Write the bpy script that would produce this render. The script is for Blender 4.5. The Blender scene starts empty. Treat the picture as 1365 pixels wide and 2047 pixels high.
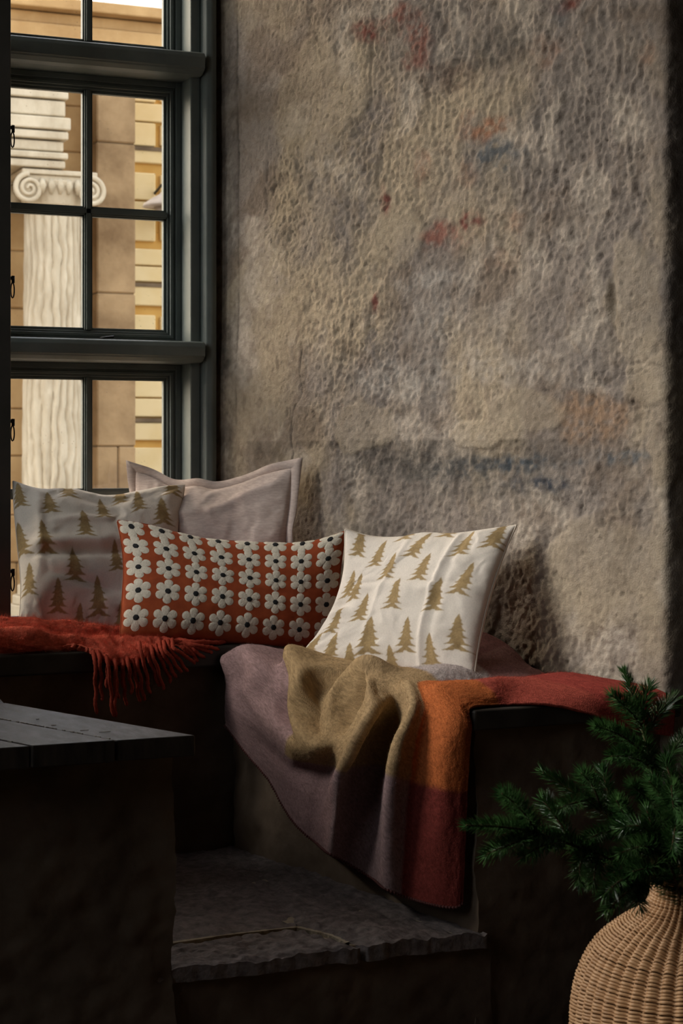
import bpy, bmesh, math, random
import numpy as np
from mathutils import Vector, Matrix
random.seed(7); rng = np.random.default_rng(7)
scn = bpy.context.scene
COL = scn.collection

# ------------------------------------------------------------------ camera, sky, light, exposure
F = 3600.0                       # focal length in pixels of the 1365 x 2047 frame
HZ = 910.0                       # horizon row
CZ = 1.27                        # camera height (m)
YAW = math.atan(F / 8318.0)
cam = bpy.data.cameras.new('camera')
camo = bpy.data.objects.new('camera', cam); COL.objects.link(camo)
cam.sensor_fit = 'VERTICAL'; cam.sensor_height = 36.0
cam.lens = 36.0 * F / 2047.0
cam.shift_y = -(1023.5 - HZ) / 2047.0
cam.clip_start = 0.05; cam.clip_end = 400
camo.location = (0, 0, CZ)
camo.rotation_euler = (math.pi / 2, 0, -YAW)
scn.camera = camo
cam.dof.use_dof = True; cam.dof.focus_distance = 4.1; cam.dof.aperture_fstop = 11.0

world = bpy.data.worlds.new('sky'); scn.world = world; world.use_nodes = True
wn = world.node_tree; wn.nodes.clear()
wo = wn.nodes.new('ShaderNodeOutputWorld'); wb = wn.nodes.new('ShaderNodeBackground')
ws = wn.nodes.new('ShaderNodeTexSky'); ws.sky_type = 'NISHITA'
ws.sun_disc = False; ws.sun_elevation = math.radians(32); ws.sun_rotation = math.radians(-38)
ws.air_density = 1.0; ws.dust_density = 5.0; ws.ozone_density = 1.0
wm = wn.nodes.new('ShaderNodeMix'); wm.data_type = 'RGBA'
wm.inputs['Factor'].default_value = 0.55; wm.inputs['B'].default_value = (0.62, 0.60, 0.57, 1)
wmul = wn.nodes.new('ShaderNodeMix'); wmul.data_type = 'RGBA'; wmul.blend_type = 'MULTIPLY'
wmul.inputs['Factor'].default_value = 1.0; wmul.inputs['B'].default_value = (0.14, 0.14, 0.14, 1)
wn.links.new(ws.outputs[0], wmul.inputs['A']); wn.links.new(wmul.outputs['Result'], wm.inputs['A'])
wn.links.new(wm.outputs['Result'], wb.inputs[0])
wb.inputs[1].default_value = 5.6
wn.links.new(wb.outputs[0], wo.inputs[0])

sun = bpy.data.lights.new('sun', 'SUN'); sun.energy = 4.2; sun.angle = math.radians(27); sun.color = (1.0, 0.95, 0.88)
suno = bpy.data.objects.new('sun', sun); COL.objects.link(suno)
sdir = Vector((0.82, -0.15, -0.44))          # hazy sun, high on the left beyond the window
suno.rotation_euler = sdir.to_track_quat('-Z', 'Y').to_euler(); suno.location = (-9, 5, 7)

def portal(name, loc, rot, sx, sy):
    l = bpy.data.lights.new(name, 'AREA'); l.shape = 'RECTANGLE'; l.size = sx; l.size_y = sy
    l.cycles.is_portal = True
    o = bpy.data.objects.new(name, l); COL.objects.link(o); o.location = loc; o.rotation_euler = rot
portal('window_portal', (1.01, 4.93, 2.38), (-math.pi / 2, 0, 0), 1.22, 3.2)
portal('side_window_portal', (-1.42, 4.07, 2.92), (0, -math.pi / 2, 0), 2.1, 1.35)
portal('room_window_portal', (-1.42, 2.45, 2.25), (0, -math.pi / 2, 0), 1.75, 1.25)

vs = scn.view_settings
vs.view_transform = 'Standard'; vs.look = 'None'; vs.gamma = 1.0; vs.exposure = 0.0; vs.use_curve_mapping = False
scn.cycles.use_denoising = True
scn.cycles.max_bounces = 6; scn.cycles.diffuse_bounces = 4; scn.cycles.transparent_max_bounces = 12
scn.cycles.use_adaptive_sampling = True; scn.cycles.adaptive_threshold = 0.02
scn.cycles.caustics_reflective = False; scn.cycles.caustics_refractive = False
scn.cycles.sample_clamp_indirect = 4.0

# ------------------------------------------------------------------ measuring helpers
FW = np.array([math.sin(YAW), math.cos(YAW)]); RT = np.array([math.cos(YAW), -math.sin(YAW)])
def ray(px):
    return FW + (px - 682.5) / F * RT
def at(px, py, Y):                # survey point on the plane y = Y
    r = ray(px); d = Y / r[1]
    return np.array([d * r[0], Y, CZ - (py - HZ) * d / F])
def atz(px, py, z):               # survey point at height z
    d = F * (CZ - z) / (py - HZ); p = d * ray(px)
    return np.array([p[0], p[1], z])
def atline(px, py, p0, p1, off=0.0):    # survey point on the upright plane through p0-p1, moved by off along its left normal
    p0 = np.array(p0, float); p1 = np.array(p1, float); t = (p1 - p0) / np.linalg.norm(p1 - p0)
    n = np.array([-t[1], t[0]]); r = ray(px); d = (n @ p0 + off) / (n @ r)
    return np.array([d * r[0], d * r[1], CZ - (py - HZ) * d / F])

# ------------------------------------------------------------------ numpy noise
def _hash(ix, iy, seed):
    h = (ix.astype(np.int64) * 374761393 + iy.astype(np.int64) * 668265263 + seed * 974711) & 0x7fffffff
    h = ((h ^ (h >> 13)) * 1274126177) & 0x7fffffff
    h = (h ^ (h >> 16)) & 0xffff
    return h / 65535.0
def vnoise(x, y, seed=0):
    x = np.asarray(x, float); y = np.asarray(y, float)
    ix = np.floor(x); iy = np.floor(y); fx = x - ix; fy = y - iy
    fx = fx * fx * fx * (fx * (fx * 6 - 15) + 10); fy = fy * fy * fy * (fy * (fy * 6 - 15) + 10)
    a = _hash(ix, iy, seed); b = _hash(ix + 1, iy, seed); c = _hash(ix, iy + 1, seed); d = _hash(ix + 1, iy + 1, seed)
    return (a + (b - a) * fx) * (1 - fy) + (c + (d - c) * fx) * fy - 0.5
def fbm(x, y, seed=0, oct=4, gain=0.5):
    s = 0; a = 1.0; f = 1.0
    for o in range(oct):
        ang = 0.6 * o; cx, sx = math.cos(ang), math.sin(ang)
        s = s + a * vnoise((x * cx - y * sx) * f + 13.1 * o, (x * sx + y * cx) * f - 7.7 * o, seed + o); a *= gain; f *= 2.03
    return s
def sstep(a, b, x):
    t = np.clip((x - a) / (b - a), 0, 1); return t * t * (3 - 2 * t)

# ------------------------------------------------------------------ mesh helpers
def link(o, parent=None):
    COL.objects.link(o)
    if parent is not None: o.parent = parent
    return o
def mesh_np(name, V, Fq, mat, parent=None, smooth=True, col=None, uv=None):
    V = np.ascontiguousarray(V, dtype=np.float32).reshape(-1, 3)
    me = bpy.data.meshes.new(name)
    if isinstance(Fq, np.ndarray):
        k = Fq.shape[1]; me.vertices.add(len(V)); me.vertices.foreach_set('co', V.ravel())
        me.loops.add(Fq.size); me.loops.foreach_set('vertex_index', Fq.astype(np.int32).ravel())
        me.polygons.add(len(Fq)); me.polygons.foreach_set('loop_start', np.arange(0, Fq.size, k, dtype=np.int32))
        try: me.polygons.foreach_set('loop_total', np.full(len(Fq), k, dtype=np.int32))
        except Exception: pass
        me.update(calc_edges=True)
    else:
        me.from_pydata(V.tolist(), [], Fq); me.update()
    me.polygons.foreach_set('use_smooth', np.full(len(me.polygons), smooth, dtype=bool))
    if col is not None:
        a = me.color_attributes.new('tint', 'FLOAT_COLOR', 'POINT')
        c = np.ones((len(V), 4), np.float32); c[:, :3] = np.asarray(col, np.float32).reshape(-1, 3); a.data.foreach_set('color', c.ravel())
    if mat: me.materials.append(mat)
    return link(bpy.data.objects.new(name, me), parent)
def gridq(n, m, off=0):
    i, j = np.meshgrid(np.arange(n - 1), np.arange(m - 1), indexing='ij')
    a = (i * m + j + off).ravel(); return np.stack([a, a + 1, a + m + 1, a + m], 1)
class MB:
    """collects shapes into one mesh"""
    def __init__(s): s.v = []; s.f = []; s.n = 0
    def add(s, V, Fc):
        V = [tuple(map(float, p)) for p in V]; s.v += V; s.f += [tuple(int(i) + s.n for i in f) for f in Fc]; s.n += len(V); return s
    def box(s, x0, x1, y0, y1, z0, z1):
        V = [(x, y, z) for x in (x0, x1) for y in (y0, y1) for z in (z0, z1)]
        return s.add(V, [(0, 1, 3, 2), (4, 6, 7, 5), (0, 4, 5, 1), (2, 3, 7, 6), (0, 2, 6, 4), (1, 5, 7, 3)])
    def prism(s, poly, z0, z1):
        n = len(poly); V = [(p[0], p[1], z0) for p in poly] + [(p[0], p[1], z1) for p in poly]
        ar = sum(poly[i][0] * poly[(i + 1) % n][1] - poly[(i + 1) % n][0] * poly[i][1] for i in range(n))
        if ar < 0: V = V[:n][::-1] + V[n:][::-1]
        return s.add(V, [tuple(range(n))[::-1], tuple(range(n, 2 * n))] + [(i, (i + 1) % n, n + (i + 1) % n, n + i) for i in range(n)])
    def extr(s, prof, axis, a, b):   # profile in the plane normal to axis, run from a to b
        n = len(prof)
        def mk(t, p): return (t, p[0], p[1]) if axis == 'x' else ((p[0], t, p[1]) if axis == 'y' else (p[0], p[1], t))
        V = [mk(a, p) for p in prof] + [mk(b, p) for p in prof]
        return s.add(V, [tuple(range(n))[::-1], tuple(range(n, 2 * n))] + [(i, (i + 1) % n, n + (i + 1) % n, n + i) for i in range(n)])
    def tube(s, pts, rad, k=8, cap=True, flat=1.0):
        pts = np.asarray(pts, float); n = len(pts); rad = np.broadcast_to(np.asarray(rad, float), (n,))
        T = np.gradient(pts, axis=0); T /= np.linalg.norm(T, axis=1)[:, None] + 1e-12
        up = np.array([0, 0, 1.0]) if abs(T[0][2]) < 0.9 else np.array([1.0, 0, 0])
        V = []; N = up - T[0] * (up @ T[0]); N /= np.linalg.norm(N)
        for i in range(n):
            N = N - T[i] * (N @ T[i]); N /= np.linalg.norm(N) + 1e-12; B = np.cross(T[i], N)
            for q in range(k):
                a = 2 * math.pi * q / k; V.append(pts[i] + rad[i] * (math.cos(a) * N * flat + math.sin(a) * B))
        Fc = [(i * k + q, i * k + (q + 1) % k, (i + 1) * k + (q + 1) % k, (i + 1) * k + q) for i in range(n - 1) for q in range(k)]
        if cap: Fc += [tuple(range(k))[::-1], tuple(range((n - 1) * k, n * k))]
        return s.add(V, Fc)
    def build(s, name, mat, parent=None, bevel=0.0, smooth=False, seg=2):
        me = bpy.data.meshes.new(name); me.from_pydata(s.v, [], s.f); me.update()
        if bevel > 0:
            bm = bmesh.new(); bm.from_mesh(me)
            es = [e for e in bm.edges if len(e.link_faces) == 2 and e.calc_face_angle(0) > 0.5]
            bmesh.ops.bevel(bm, geom=es, offset=bevel, segments=seg, profile=0.5, affect='EDGES', clamp_overlap=True)
            bm.to_mesh(me); bm.free()
        bm = bmesh.new(); bm.from_mesh(me); bmesh.ops.recalc_face_normals(bm, faces=bm.faces); bm.to_mesh(me); bm.free()
        for p in me.polygons: p.use_smooth = smooth
        if mat: me.materials.append(mat)
        return link(bpy.data.objects.new(name, me), parent)
def empty(name, loc=(0, 0, 0)):
    o = bpy.data.objects.new(name, None); o.empty_display_size = 0.1; link(o); o.location = loc; return o
def reloc(root, child):
    child.parent = root; child.matrix_parent_inverse = Matrix.Translation(-Vector(root.location)); return child
def thing(o, label, cat, group=None):
    o['label'] = label; o['category'] = cat
    if group: o['group'] = group
    return o
def struct(o, label=None):
    o['kind'] = 'structure'
    if label: o['label'] = label
    return o
def crom(P, n):
    """Catmull-Rom through the points P (k,d), n samples, chord-length spaced"""
    P = np.asarray(P, float); k = len(P)
    dl = np.r_[0, np.cumsum(np.linalg.norm(np.diff(P, axis=0), axis=1) + 1e-9)]; dl /= dl[-1]
    m = np.gradient(P, dl, axis=0) if k > 2 else np.repeat((P[1] - P[0])[None], 2, 0)
    def ev(t):
        i = np.clip(np.searchsorted(dl, t, 'right') - 1, 0, k - 2); u = ((t - dl[i]) / (dl[i + 1] - dl[i]))[:, None]; h = (dl[i + 1] - dl[i])[:, None]
        return ((2 * u**3 - 3 * u**2 + 1) * P[i] + (u**3 - 2 * u**2 + u) * h * m[i] + (-2 * u**3 + 3 * u**2) * P[i + 1] + (u**3 - u**2) * h * m[i + 1])
    tt = np.linspace(0, 1, 600); Q = ev(tt); al_ = np.r_[0, np.cumsum(np.linalg.norm(np.diff(Q, axis=0), axis=1))]
    return ev(np.interp(np.linspace(0, al_[-1], n), al_, tt))
def upsample(C, n, m):
    """bicubic-like resampling of a control grid C (a,b,3) to (n,m,3), uniform in index"""
    def up1(A, n):
        k = len(A); t = np.linspace(0, k - 1, n); i = np.clip(t.astype(int), 0, k - 2); u = (t - i).reshape(-1, *([1] * (A.ndim - 1)))
        M = np.empty_like(A); M[1:-1] = (A[2:] - A[:-2]) / 2; M[0] = A[1] - A[0]; M[-1] = A[-1] - A[-2]
        return (2*u**3-3*u**2+1)*A[i] + (u**3-2*u**2+u)*M[i] + (-2*u**3+3*u**2)*A[i+1] + (u**3-u**2)*M[i+1]
    A = up1(np.asarray(C, float), n); A = np.swapaxes(up1(np.swapaxes(A, 0, 1), m), 0, 1); return A
def normals(P):
    du = np.gradient(P, axis=0); dv = np.gradient(P, axis=1); N = np.cross(du, dv)
    return N / (np.linalg.norm(N, axis=2, keepdims=True) + 1e-12)

# ------------------------------------------------------------------ materials
MATS = {}
def srgb(r, g, b):
    f = lambda c: (c / 255 / 12.92) if c / 255 <= 0.04045 else ((c / 255 + 0.055) / 1.055) ** 2.4
    return (f(r), f(g), f(b))
def mat(name, color=(.5, .5, .5), color2=None, scale=20, rough=0.8, spec=0.3, bump=0.0, bscale=200, bdist=0.002, tint=False,
        sheen=0.0, metallic=0.0, stretch=(1, 1, 1), mixr=(0.35, 0.65), rough2=None, sub=None):
    if name in MATS: return MATS[name]
    m = bpy.data.materials.new(name); m.use_nodes = True; nt = m.node_tree; b = nt.nodes['Principled BSDF']
    N = nt.nodes.new; L = nt.links.new
    b.inputs['Roughness'].default_value = rough; b.inputs['Specular IOR Level'].default_value = spec; b.inputs['Metallic'].default_value = metallic
    if sheen: b.inputs['Sheen Weight'].default_value = sheen; b.inputs['Sheen Roughness'].default_value = 0.5
    tc = N('ShaderNodeTexCoord'); mp = N('ShaderNodeMapping'); mp.inputs['Scale'].default_value = stretch; L(tc.outputs['Object'], mp.inputs[0])
    nz = N('ShaderNodeTexNoise'); nz.inputs['Scale'].default_value = scale; nz.inputs['Detail'].default_value = 7; nz.inputs['Roughness'].default_value = 0.6; L(mp.outputs[0], nz.inputs['Vector'])
    rp = N('ShaderNodeValToRGB'); rp.color_ramp.elements[0].position = mixr[0]; rp.color_ramp.elements[1].position = mixr[1]
    c2 = color2 if color2 else color
    rp.color_ramp.elements[0].color = (*color, 1); rp.color_ramp.elements[1].color = (*c2, 1)
    L(nz.outputs['Fac'], rp.inputs[0]); out = rp.outputs[0]
    if tint:
        at_ = N('ShaderNodeAttribute'); at_.attribute_name = 'tint'
        mx = N('ShaderNodeMix'); mx.data_type = 'RGBA'; mx.blend_type = 'MULTIPLY'; mx.inputs['Factor'].default_value = 1
        L(at_.outputs['Color'], mx.inputs['A']); L(out, mx.inputs['B']); out = mx.outputs['Result']
    L(out, b.inputs['Base Color'])
    if sheen: L(out, b.inputs['Sheen Tint'])
    if rough2 is not None:
        mr = N('ShaderNodeMapRange'); mr.inputs['From Min'].default_value = mixr[0]; mr.inputs['From Max'].default_value = mixr[1]
        mr.inputs['To Min'].default_value = rough; mr.inputs['To Max'].default_value = rough2; L(nz.outputs['Fac'], mr.inputs[0]); L(mr.outputs[0], b.inputs['Roughness'])
    if bump:
        n2 = N('ShaderNodeTexNoise'); n2.inputs['Scale'].default_value = bscale; n2.inputs['Detail'].default_value = 5; L(mp.outputs[0], n2.inputs['Vector'])
        bp = N('ShaderNodeBump'); bp.inputs['Strength'].default_value = bump; bp.inputs['Distance'].default_value = bdist
        L(n2.outputs['Fac'], bp.inputs['Height']); L(bp.outputs[0], b.inputs['Normal'])
    MATS[name] = m; return m
def weave(m, sx=900.0, strength=0.25, dist=0.0006):
    """adds a fine cross weave to a cloth material (UV driven)"""
    nt = m.node_tree; b = nt.nodes['Principled BSDF']; N = nt.nodes.new; L = nt.links.new
    at_ = N('ShaderNodeAttribute'); at_.attribute_name = 'weave'
    sep = N('ShaderNodeSeparateXYZ'); L(at_.outputs['Vector'], sep.inputs[0])
    def sn(o):
        k = N('ShaderNodeMath'); k.operation = 'MULTIPLY'; k.inputs[1].default_value = sx; L(o, k.inputs[0])
        q = N('ShaderNodeMath'); q.operation = 'SINE'; L(k.outputs[0], q.inputs[0]); return q.outputs[0]
    mu = N('ShaderNodeMath'); mu.operation = 'MULTIPLY'; L(sn(sep.outputs[0]), mu.inputs[0]); L(sn(sep.outputs[1]), mu.inputs[1])
    bp = N('ShaderNodeBump'); bp.inputs['Strength'].default_value = strength; bp.inputs['Distance'].default_value = dist; L(mu.outputs[0], bp.inputs['Height'])
    for l in list(b.inputs['Normal'].links): L(l.from_socket, bp.inputs['Normal'])
    L(bp.outputs[0], b.inputs['Normal']); return m

M_wall = mat('wall_plaster', (0.76, 0.75, 0.745), (0.97, 0.965, 0.97), scale=60, rough=0.95, spec=0.1, bump=0.55, bscale=260, bdist=0.003, tint=True)
M_base = mat('bench_plaster', srgb(96, 82, 68), srgb(122, 106, 90), scale=7, rough=0.95, spec=0.1, bump=0.4, bscale=60, bdist=0.004)
M_room = mat('room_plaster', srgb(78, 68, 58), srgb(94, 82, 70), scale=4, rough=0.95, spec=0.1, bump=0.3, bscale=40, bdist=0.004)
M_board = mat('dark_board', srgb(38, 34, 31), srgb(66, 60, 54), scale=14, rough=0.34, rough2=0.6, spec=0.5, bump=0.25, bscale=30, bdist=0.001, stretch=(1, 1, 1))
M_plank = mat('worn_plank', srgb(32, 27, 24), srgb(70, 60, 51), scale=9, rough=0.34, rough2=0.6, spec=0.4, bump=0.4, bscale=26, bdist=0.0015, stretch=(5, 1.6, 1), mixr=(0.3, 0.75))
M_chip = mat('bare_wood', srgb(205, 196, 180), srgb(170, 158, 140), scale=200, rough=0.8)
M_stone = mat('step_stone', srgb(100, 91, 88), srgb(142, 131, 127), scale=45, rough=0.8, spec=0.3, bump=0.6, bscale=120, bdist=0.004)
M_mortar = mat('pale_mortar', srgb(190, 178, 155), srgb(160, 146, 124), scale=50, rough=0.95, bump=0.4, bscale=150)
M_floor = mat('room_flagstone', srgb(70, 62, 56), srgb(92, 84, 76), scale=6, rough=0.8, bump=0.3, bscale=40)
M_frame = mat('window_paint', srgb(92, 100, 98), srgb(108, 115, 112), scale=8, rough=0.5, spec=0.35, bump=0.12, bscale=60, bdist=0.001, stretch=(1, 1, 1))
M_iron = mat('black_iron', srgb(24, 22, 21), srgb(40, 37, 34), scale=60, rough=0.5, spec=0.5, metallic=0.6)
M_colm = mat('column_stone', srgb(174, 161, 138), srgb(202, 190, 167), scale=5, rough=0.9, spec=0.1, bump=0.4, bscale=30, bdist=0.01, stretch=(1, 1, 0.5))
M_tan = mat('tan_sandstone', srgb(160, 127, 86), srgb(187, 155, 110), scale=2.6, rough=0.9, spec=0.1, bump=0.4, bscale=25, bdist=0.01)
M_brown = mat('brown_sandstone', srgb(120, 97, 71), srgb(166, 140, 106), scale=2.2, rough=0.9, spec=0.1, bump=0.4, bscale=25, bdist=0.01)
M_cream = mat('cream_stucco', srgb(210, 187, 138), srgb(220, 200, 156), scale=3, rough=0.9, spec=0.1)
M_ochre = mat('ochre_stucco', srgb(190, 148, 80), srgb(200, 160, 92), scale=3, rough=0.9, spec=0.1)
M_joint = mat('dark_joint', srgb(96, 82, 66), srgb(120, 104, 84), scale=9, rough=0.95, spec=0.05)
M_leadgrey = mat('lead_grey', srgb(150, 140, 132), srgb(170, 160, 150), scale=6, rough=0.7)
M_street = mat('street_cobble', srgb(120, 110, 98), srgb(150, 138, 122), scale=3, rough=0.9)

def glass_mat():
    m = bpy.data.materials.new('old_glass'); m.use_nodes = True; nt = m.node_tree; nt.nodes.clear(); N = nt.nodes.new; L = nt.links.new
    o = N('ShaderNodeOutputMaterial'); tr = N('ShaderNodeBsdfTransparent'); gl = N('ShaderNodeBsdfGlossy'); df = N('ShaderNodeBsdfDiffuse')
    gl.inputs['Roughness'].default_value = 0.03; tr.inputs[0].default_value = (0.98, 0.985, 0.975, 1); df.inputs[0].default_value = (0.8, 0.78, 0.72, 1)
    lw = N('ShaderNodeLayerWeight'); lw.inputs[0].default_value = 0.5
    pw = N('ShaderNodeMath'); pw.operation = 'POWER'; pw.inputs[1].default_value = 5.0; L(lw.outputs['Facing'], pw.inputs[0])
    fr = N('ShaderNodeMath'); fr.operation = 'MULTIPLY_ADD'; fr.inputs[1].default_value = 0.9; fr.inputs[2].default_value = 0.035; L(pw.outputs[0], fr.inputs[0])
    tc = N('ShaderNodeTexCoord'); nz = N('ShaderNodeTexNoise'); nz.inputs['Scale'].default_value = 6; L(tc.outputs['Object'], nz.inputs['Vector'])
    bp = N('ShaderNodeBump'); bp.inputs['Strength'].default_value = 0.3; bp.inputs['Distance'].default_value = 0.01; L(nz.outputs['Fac'], bp.inputs['Height'])
    L(bp.outputs[0], gl.inputs['Normal'])
    m1 = N('ShaderNodeMixShader'); L(fr.outputs[0], m1.inputs[0]); L(tr.outputs[0], m1.inputs[1]); L(gl.outputs[0], m1.inputs[2])
    vo = N('ShaderNodeTexVoronoi'); vo.inputs['Scale'].default_value = 60; L(tc.outputs['Object'], vo.inputs['Vector'])
    n2 = N('ShaderNodeTexNoise'); n2.inputs['Scale'].default_value = 9; n2.inputs['Detail'].default_value = 4; L(tc.outputs['Object'], n2.inputs['Vector'])
    r1 = N('ShaderNodeMapRange'); r1.inputs['From Min'].default_value = 0.16; r1.inputs['From Max'].default_value = 0.06; L(vo.outputs['Distance'], r1.inputs[0])
    r2 = N('ShaderNodeMapRange'); r2.inputs['From Min'].default_value = 0.5; r2.inputs['From Max'].default_value = 0.75; L(n2.outputs['Fac'], r2.inputs[0])
    mu = N('ShaderNodeMath'); mu.operation = 'MULTIPLY'; L(r1.outputs[0], mu.inputs[0]); L(r2.outputs[0], mu.inputs[1])
    mu2 = N('ShaderNodeMath'); mu2.operation = 'MULTIPLY_ADD'; mu2.inputs[1].default_value = 0.3; mu2.inputs[2].default_value = 0.006; mu2.use_clamp = True; L(mu.outputs[0], mu2.inputs[0])
    m2 = N('ShaderNodeMixShader'); L(mu2.outputs[0], m2.inputs[0]); L(m1.outputs[0], m2.inputs[1]); L(df.outputs[0], m2.inputs[2])
    L(m2.outputs[0], o.inputs[0]); return m
M_glass = glass_mat()
# ------------------------------------------------------------------ the setting: niche and room
W0 = np.array([2.175, 3.27]); W1 = np.array([1.624, 4.90])
WT = (W1 - W0) / np.linalg.norm(W1 - W0); WN = np.array([-WT[1], WT[0]])
def on_wall(px, py):
    p = atline(px, py, W0, W1); return float((p[:2] - W0) @ WT), float(p[2])
def wall_right():
    step = 0.0034
    # plan path: along the room face, round the corner, along the reveal
    a = np.array([np.array([2.34 - 0.165 * t + 0.0, 3.27]) for t in np.linspace(0, 1, 24)[:-1]])
    L = np.linalg.norm(W1 - W0); ss = np.arange(0, L + step, step)
    b = W0 + ss[:, None] * WT
    path = np.vstack([a, b]); sv = np.r_[-(np.linalg.norm(a - W0, axis=1)), ss]
    na = np.tile(np.array([0, -1.0]), (len(a), 1)); nb = np.tile(WN, (len(b), 1)); nn = np.vstack([na, nb])
    for _ in range(14):           # soft corner
        path[1:-1] = (path[:-2] + 2 * path[1:-1] + path[2:]) / 4; nn[1:-1] = (nn[:-2] + 2 * nn[1:-1] + nn[2:]) / 4
    nn /= np.linalg.norm(nn, axis=1)[:, None]
    zz = np.r_[np.arange(0.0, 0.70, 0.05), np.arange(0.70, 2.62, step), np.arange(2.65, 4.25, 0.05)]
    S, Z = np.meshgrid(sv, zz, indexing='ij')
    wx = S + 0.05 * fbm(S * 5, Z * 5, 50); wz = Z + 0.05 * fbm(S * 5, Z * 5, 60)
    # roughness: smooth near the window, weathered further in, smooth repairs
    rough = sstep(1.45, 0.95, S + 0.25 * fbm(S * 3, Z * 3, 5)) * (0.65 + 0.7 * (fbm(S * 4, Z * 4, 9) + 0.3))
    rough = np.clip(rough, 0.06, 1.1)
    col = np.empty(S.shape + (3,))
    A = np.array(srgb(172, 157, 136)); B = np.array(srgb(142, 132, 124)); C = np.array(srgb(190, 178, 164)); D = np.array(srgb(120, 106, 94))
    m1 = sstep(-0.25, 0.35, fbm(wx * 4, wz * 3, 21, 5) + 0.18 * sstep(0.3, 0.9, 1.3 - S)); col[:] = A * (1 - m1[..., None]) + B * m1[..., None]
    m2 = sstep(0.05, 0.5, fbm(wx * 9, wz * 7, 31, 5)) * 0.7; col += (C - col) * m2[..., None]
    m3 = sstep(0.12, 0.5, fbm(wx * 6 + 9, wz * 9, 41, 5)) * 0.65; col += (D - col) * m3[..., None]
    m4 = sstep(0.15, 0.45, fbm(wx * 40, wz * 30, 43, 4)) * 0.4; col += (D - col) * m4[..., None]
    col *= (1 + 0.22 * sstep(0.95, 1.45, S))[..., None]  # daylight put into the colour: plaster lightened towards the window
    def blob(px, py, rx, ry, rgb, k=0.8, edge=0.45, freq=30, ang=0):
        nonlocal col
        s0, z0 = on_wall(px, py); s1, _ = on_wall(px + rx, py); _, z1 = on_wall(px, py - ry)
        u = (S - s0) / abs(s1 - s0); v = (Z - z0) / abs(z1 - z0)
        if ang: u, v = u * math.cos(ang) - v * math.sin(ang), u * math.sin(ang) + v * math.cos(ang)
        r = np.sqrt(u * u + v * v) + 0.75 * fbm(S * freq, Z * freq, int(px + py) % 97, 5)
        m = sstep(1.5, 0.35, r) * k * 0.85 * np.clip(0.8 + 1.2 * fbm(S * 70, Z * 70, 12, 3), 0.15, 1.1); c = np.array(srgb(*rgb)); col += (c - col) * m[..., None]; return m
    red = (144, 102, 91); dred = (124, 82, 74); org = (154, 116, 94); blu = (98, 102, 106); dgr = (96, 92, 88)
    for a_ in [(735, 62, 34, 24, dred, 1.1), (800, 30, 24, 26, red, 1.1), (838, 85, 22, 52, red, 1.1), (825, 125, 24, 16, red, 1.1), (768, 402, 11, 26, dred, 1.1), (750, 604, 8, 22, dred, 1.1),
               (880, 462, 34, 22, red, 1.1), (942, 442, 26, 18, dred, 1.1), (975, 258, 46, 20, org, 1.1), (930, 235, 20, 12, org, .5), (845, 330, 18, 32, org, .6), (1135, 8, 30, 16, dred, 1.1),
               (1095, 105, 30, 30, org, .5), (1180, 830, 70, 50, (176, 138, 104), .5), (1030, 440, 22, 26, org, .5), (935, 345, 18, 30, org, .4), (900, 480, 50, 24, red, .35), (1000, 520, 24, 20, org, .35), (1290, 110, 14, 24, org, .5),
               (985, 308, 52, 34, blu, 1.0), (1010, 350, 60, 46, dgr, .4), (940, 110, 95, 46, dgr, .6), (1060, 225, 46, 40, dgr, .55), (1000, 90, 50, 40, (78, 74, 70), .5), (1120, 40, 24, 30, blu, .5), (905, 150, 50, 40, (112, 92, 80), .6),
               (1010, 928, 120, 16, blu, 1.15), (1080, 968, 60, 16, (84, 86, 92), 1.1), (880, 938, 150, 30, (100, 98, 96), .95), (790, 920, 80, 40, (104, 98, 92), .75), (1245, 915, 50, 16, blu, 1.1), (960, 985, 180, 16, (110, 104, 98), .5),
               (745, 690, 14, 40, (96, 94, 98), .6), (745, 1060, 90, 24, (104, 98, 90), .6), (1060, 580, 90, 60, (150, 136, 124), .3), (1225, 600, 12, 60, (70, 58, 48), .7), (445, 680, 16, 90, (96, 92, 86), .5), (450, 800, 18, 110, (120, 112, 100), .4), (460, 950, 40, 50, (130, 118, 100), .4),
               (845, 560, 60, 20, (200, 194, 186), .5), (1000, 735, 120, 30, (190, 182, 174), .45), (860, 640, 40, 60, (196, 190, 182), .4), (800, 760, 90, 40, (196, 190, 182), .4), (680, 300, 70, 120, (176, 158, 130), .4), (560, 560, 60, 120, (186, 172, 148), .5)]:
        blob(*a_)
    # old painted band edge and the painted border line by the window
    zl = on_wall(800, 880)[1]; sl = on_wall(498, 880)[0]; sr = on_wall(1140, 880)[0]
    band = sstep(0.004, -0.004, Z - zl) * sstep(0.25, 0.0, zl - Z) * sstep(sr - 0.03, sr + 0.03, S) * sstep(sl + 0.01, sl - 0.01, S)
    col *= (1 - 0.32 * band * (0.75 + fbm(S * 30, Z * 30, 77)))[..., None]
    sb = on_wall(474, 500)[0]; ln = np.exp(-((S - sb - 0.006 * fbm(S * 0 + 1, Z * 4, 3)) / 0.0045) ** 2) * np.clip(0.75 + fbm(S * 9, Z * 12, 8), 0, 1) * sstep(on_wall(470, 900)[1], on_wall(470, 800)[1], Z)
    col *= (1 - 0.42 * ln)[..., None]
    sc_ = sstep(0.3, 0.5, fbm(S * 30 + Z * 30, Z * 14 - S * 20, 88, 3) + 0.25) * sstep(sb - 0.02, sb + .02, S); col *= (1 - 0.22 * sc_)[..., None]
    pits = sstep(0.40, 0.60, fbm(S * 75, Z * 60, 91, 3)) * (0.35 + 0.65 * rough)
    col *= (1 - 0.3 * pits)[..., None]
    # relief
    patch = np.zeros_like(S)
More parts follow.
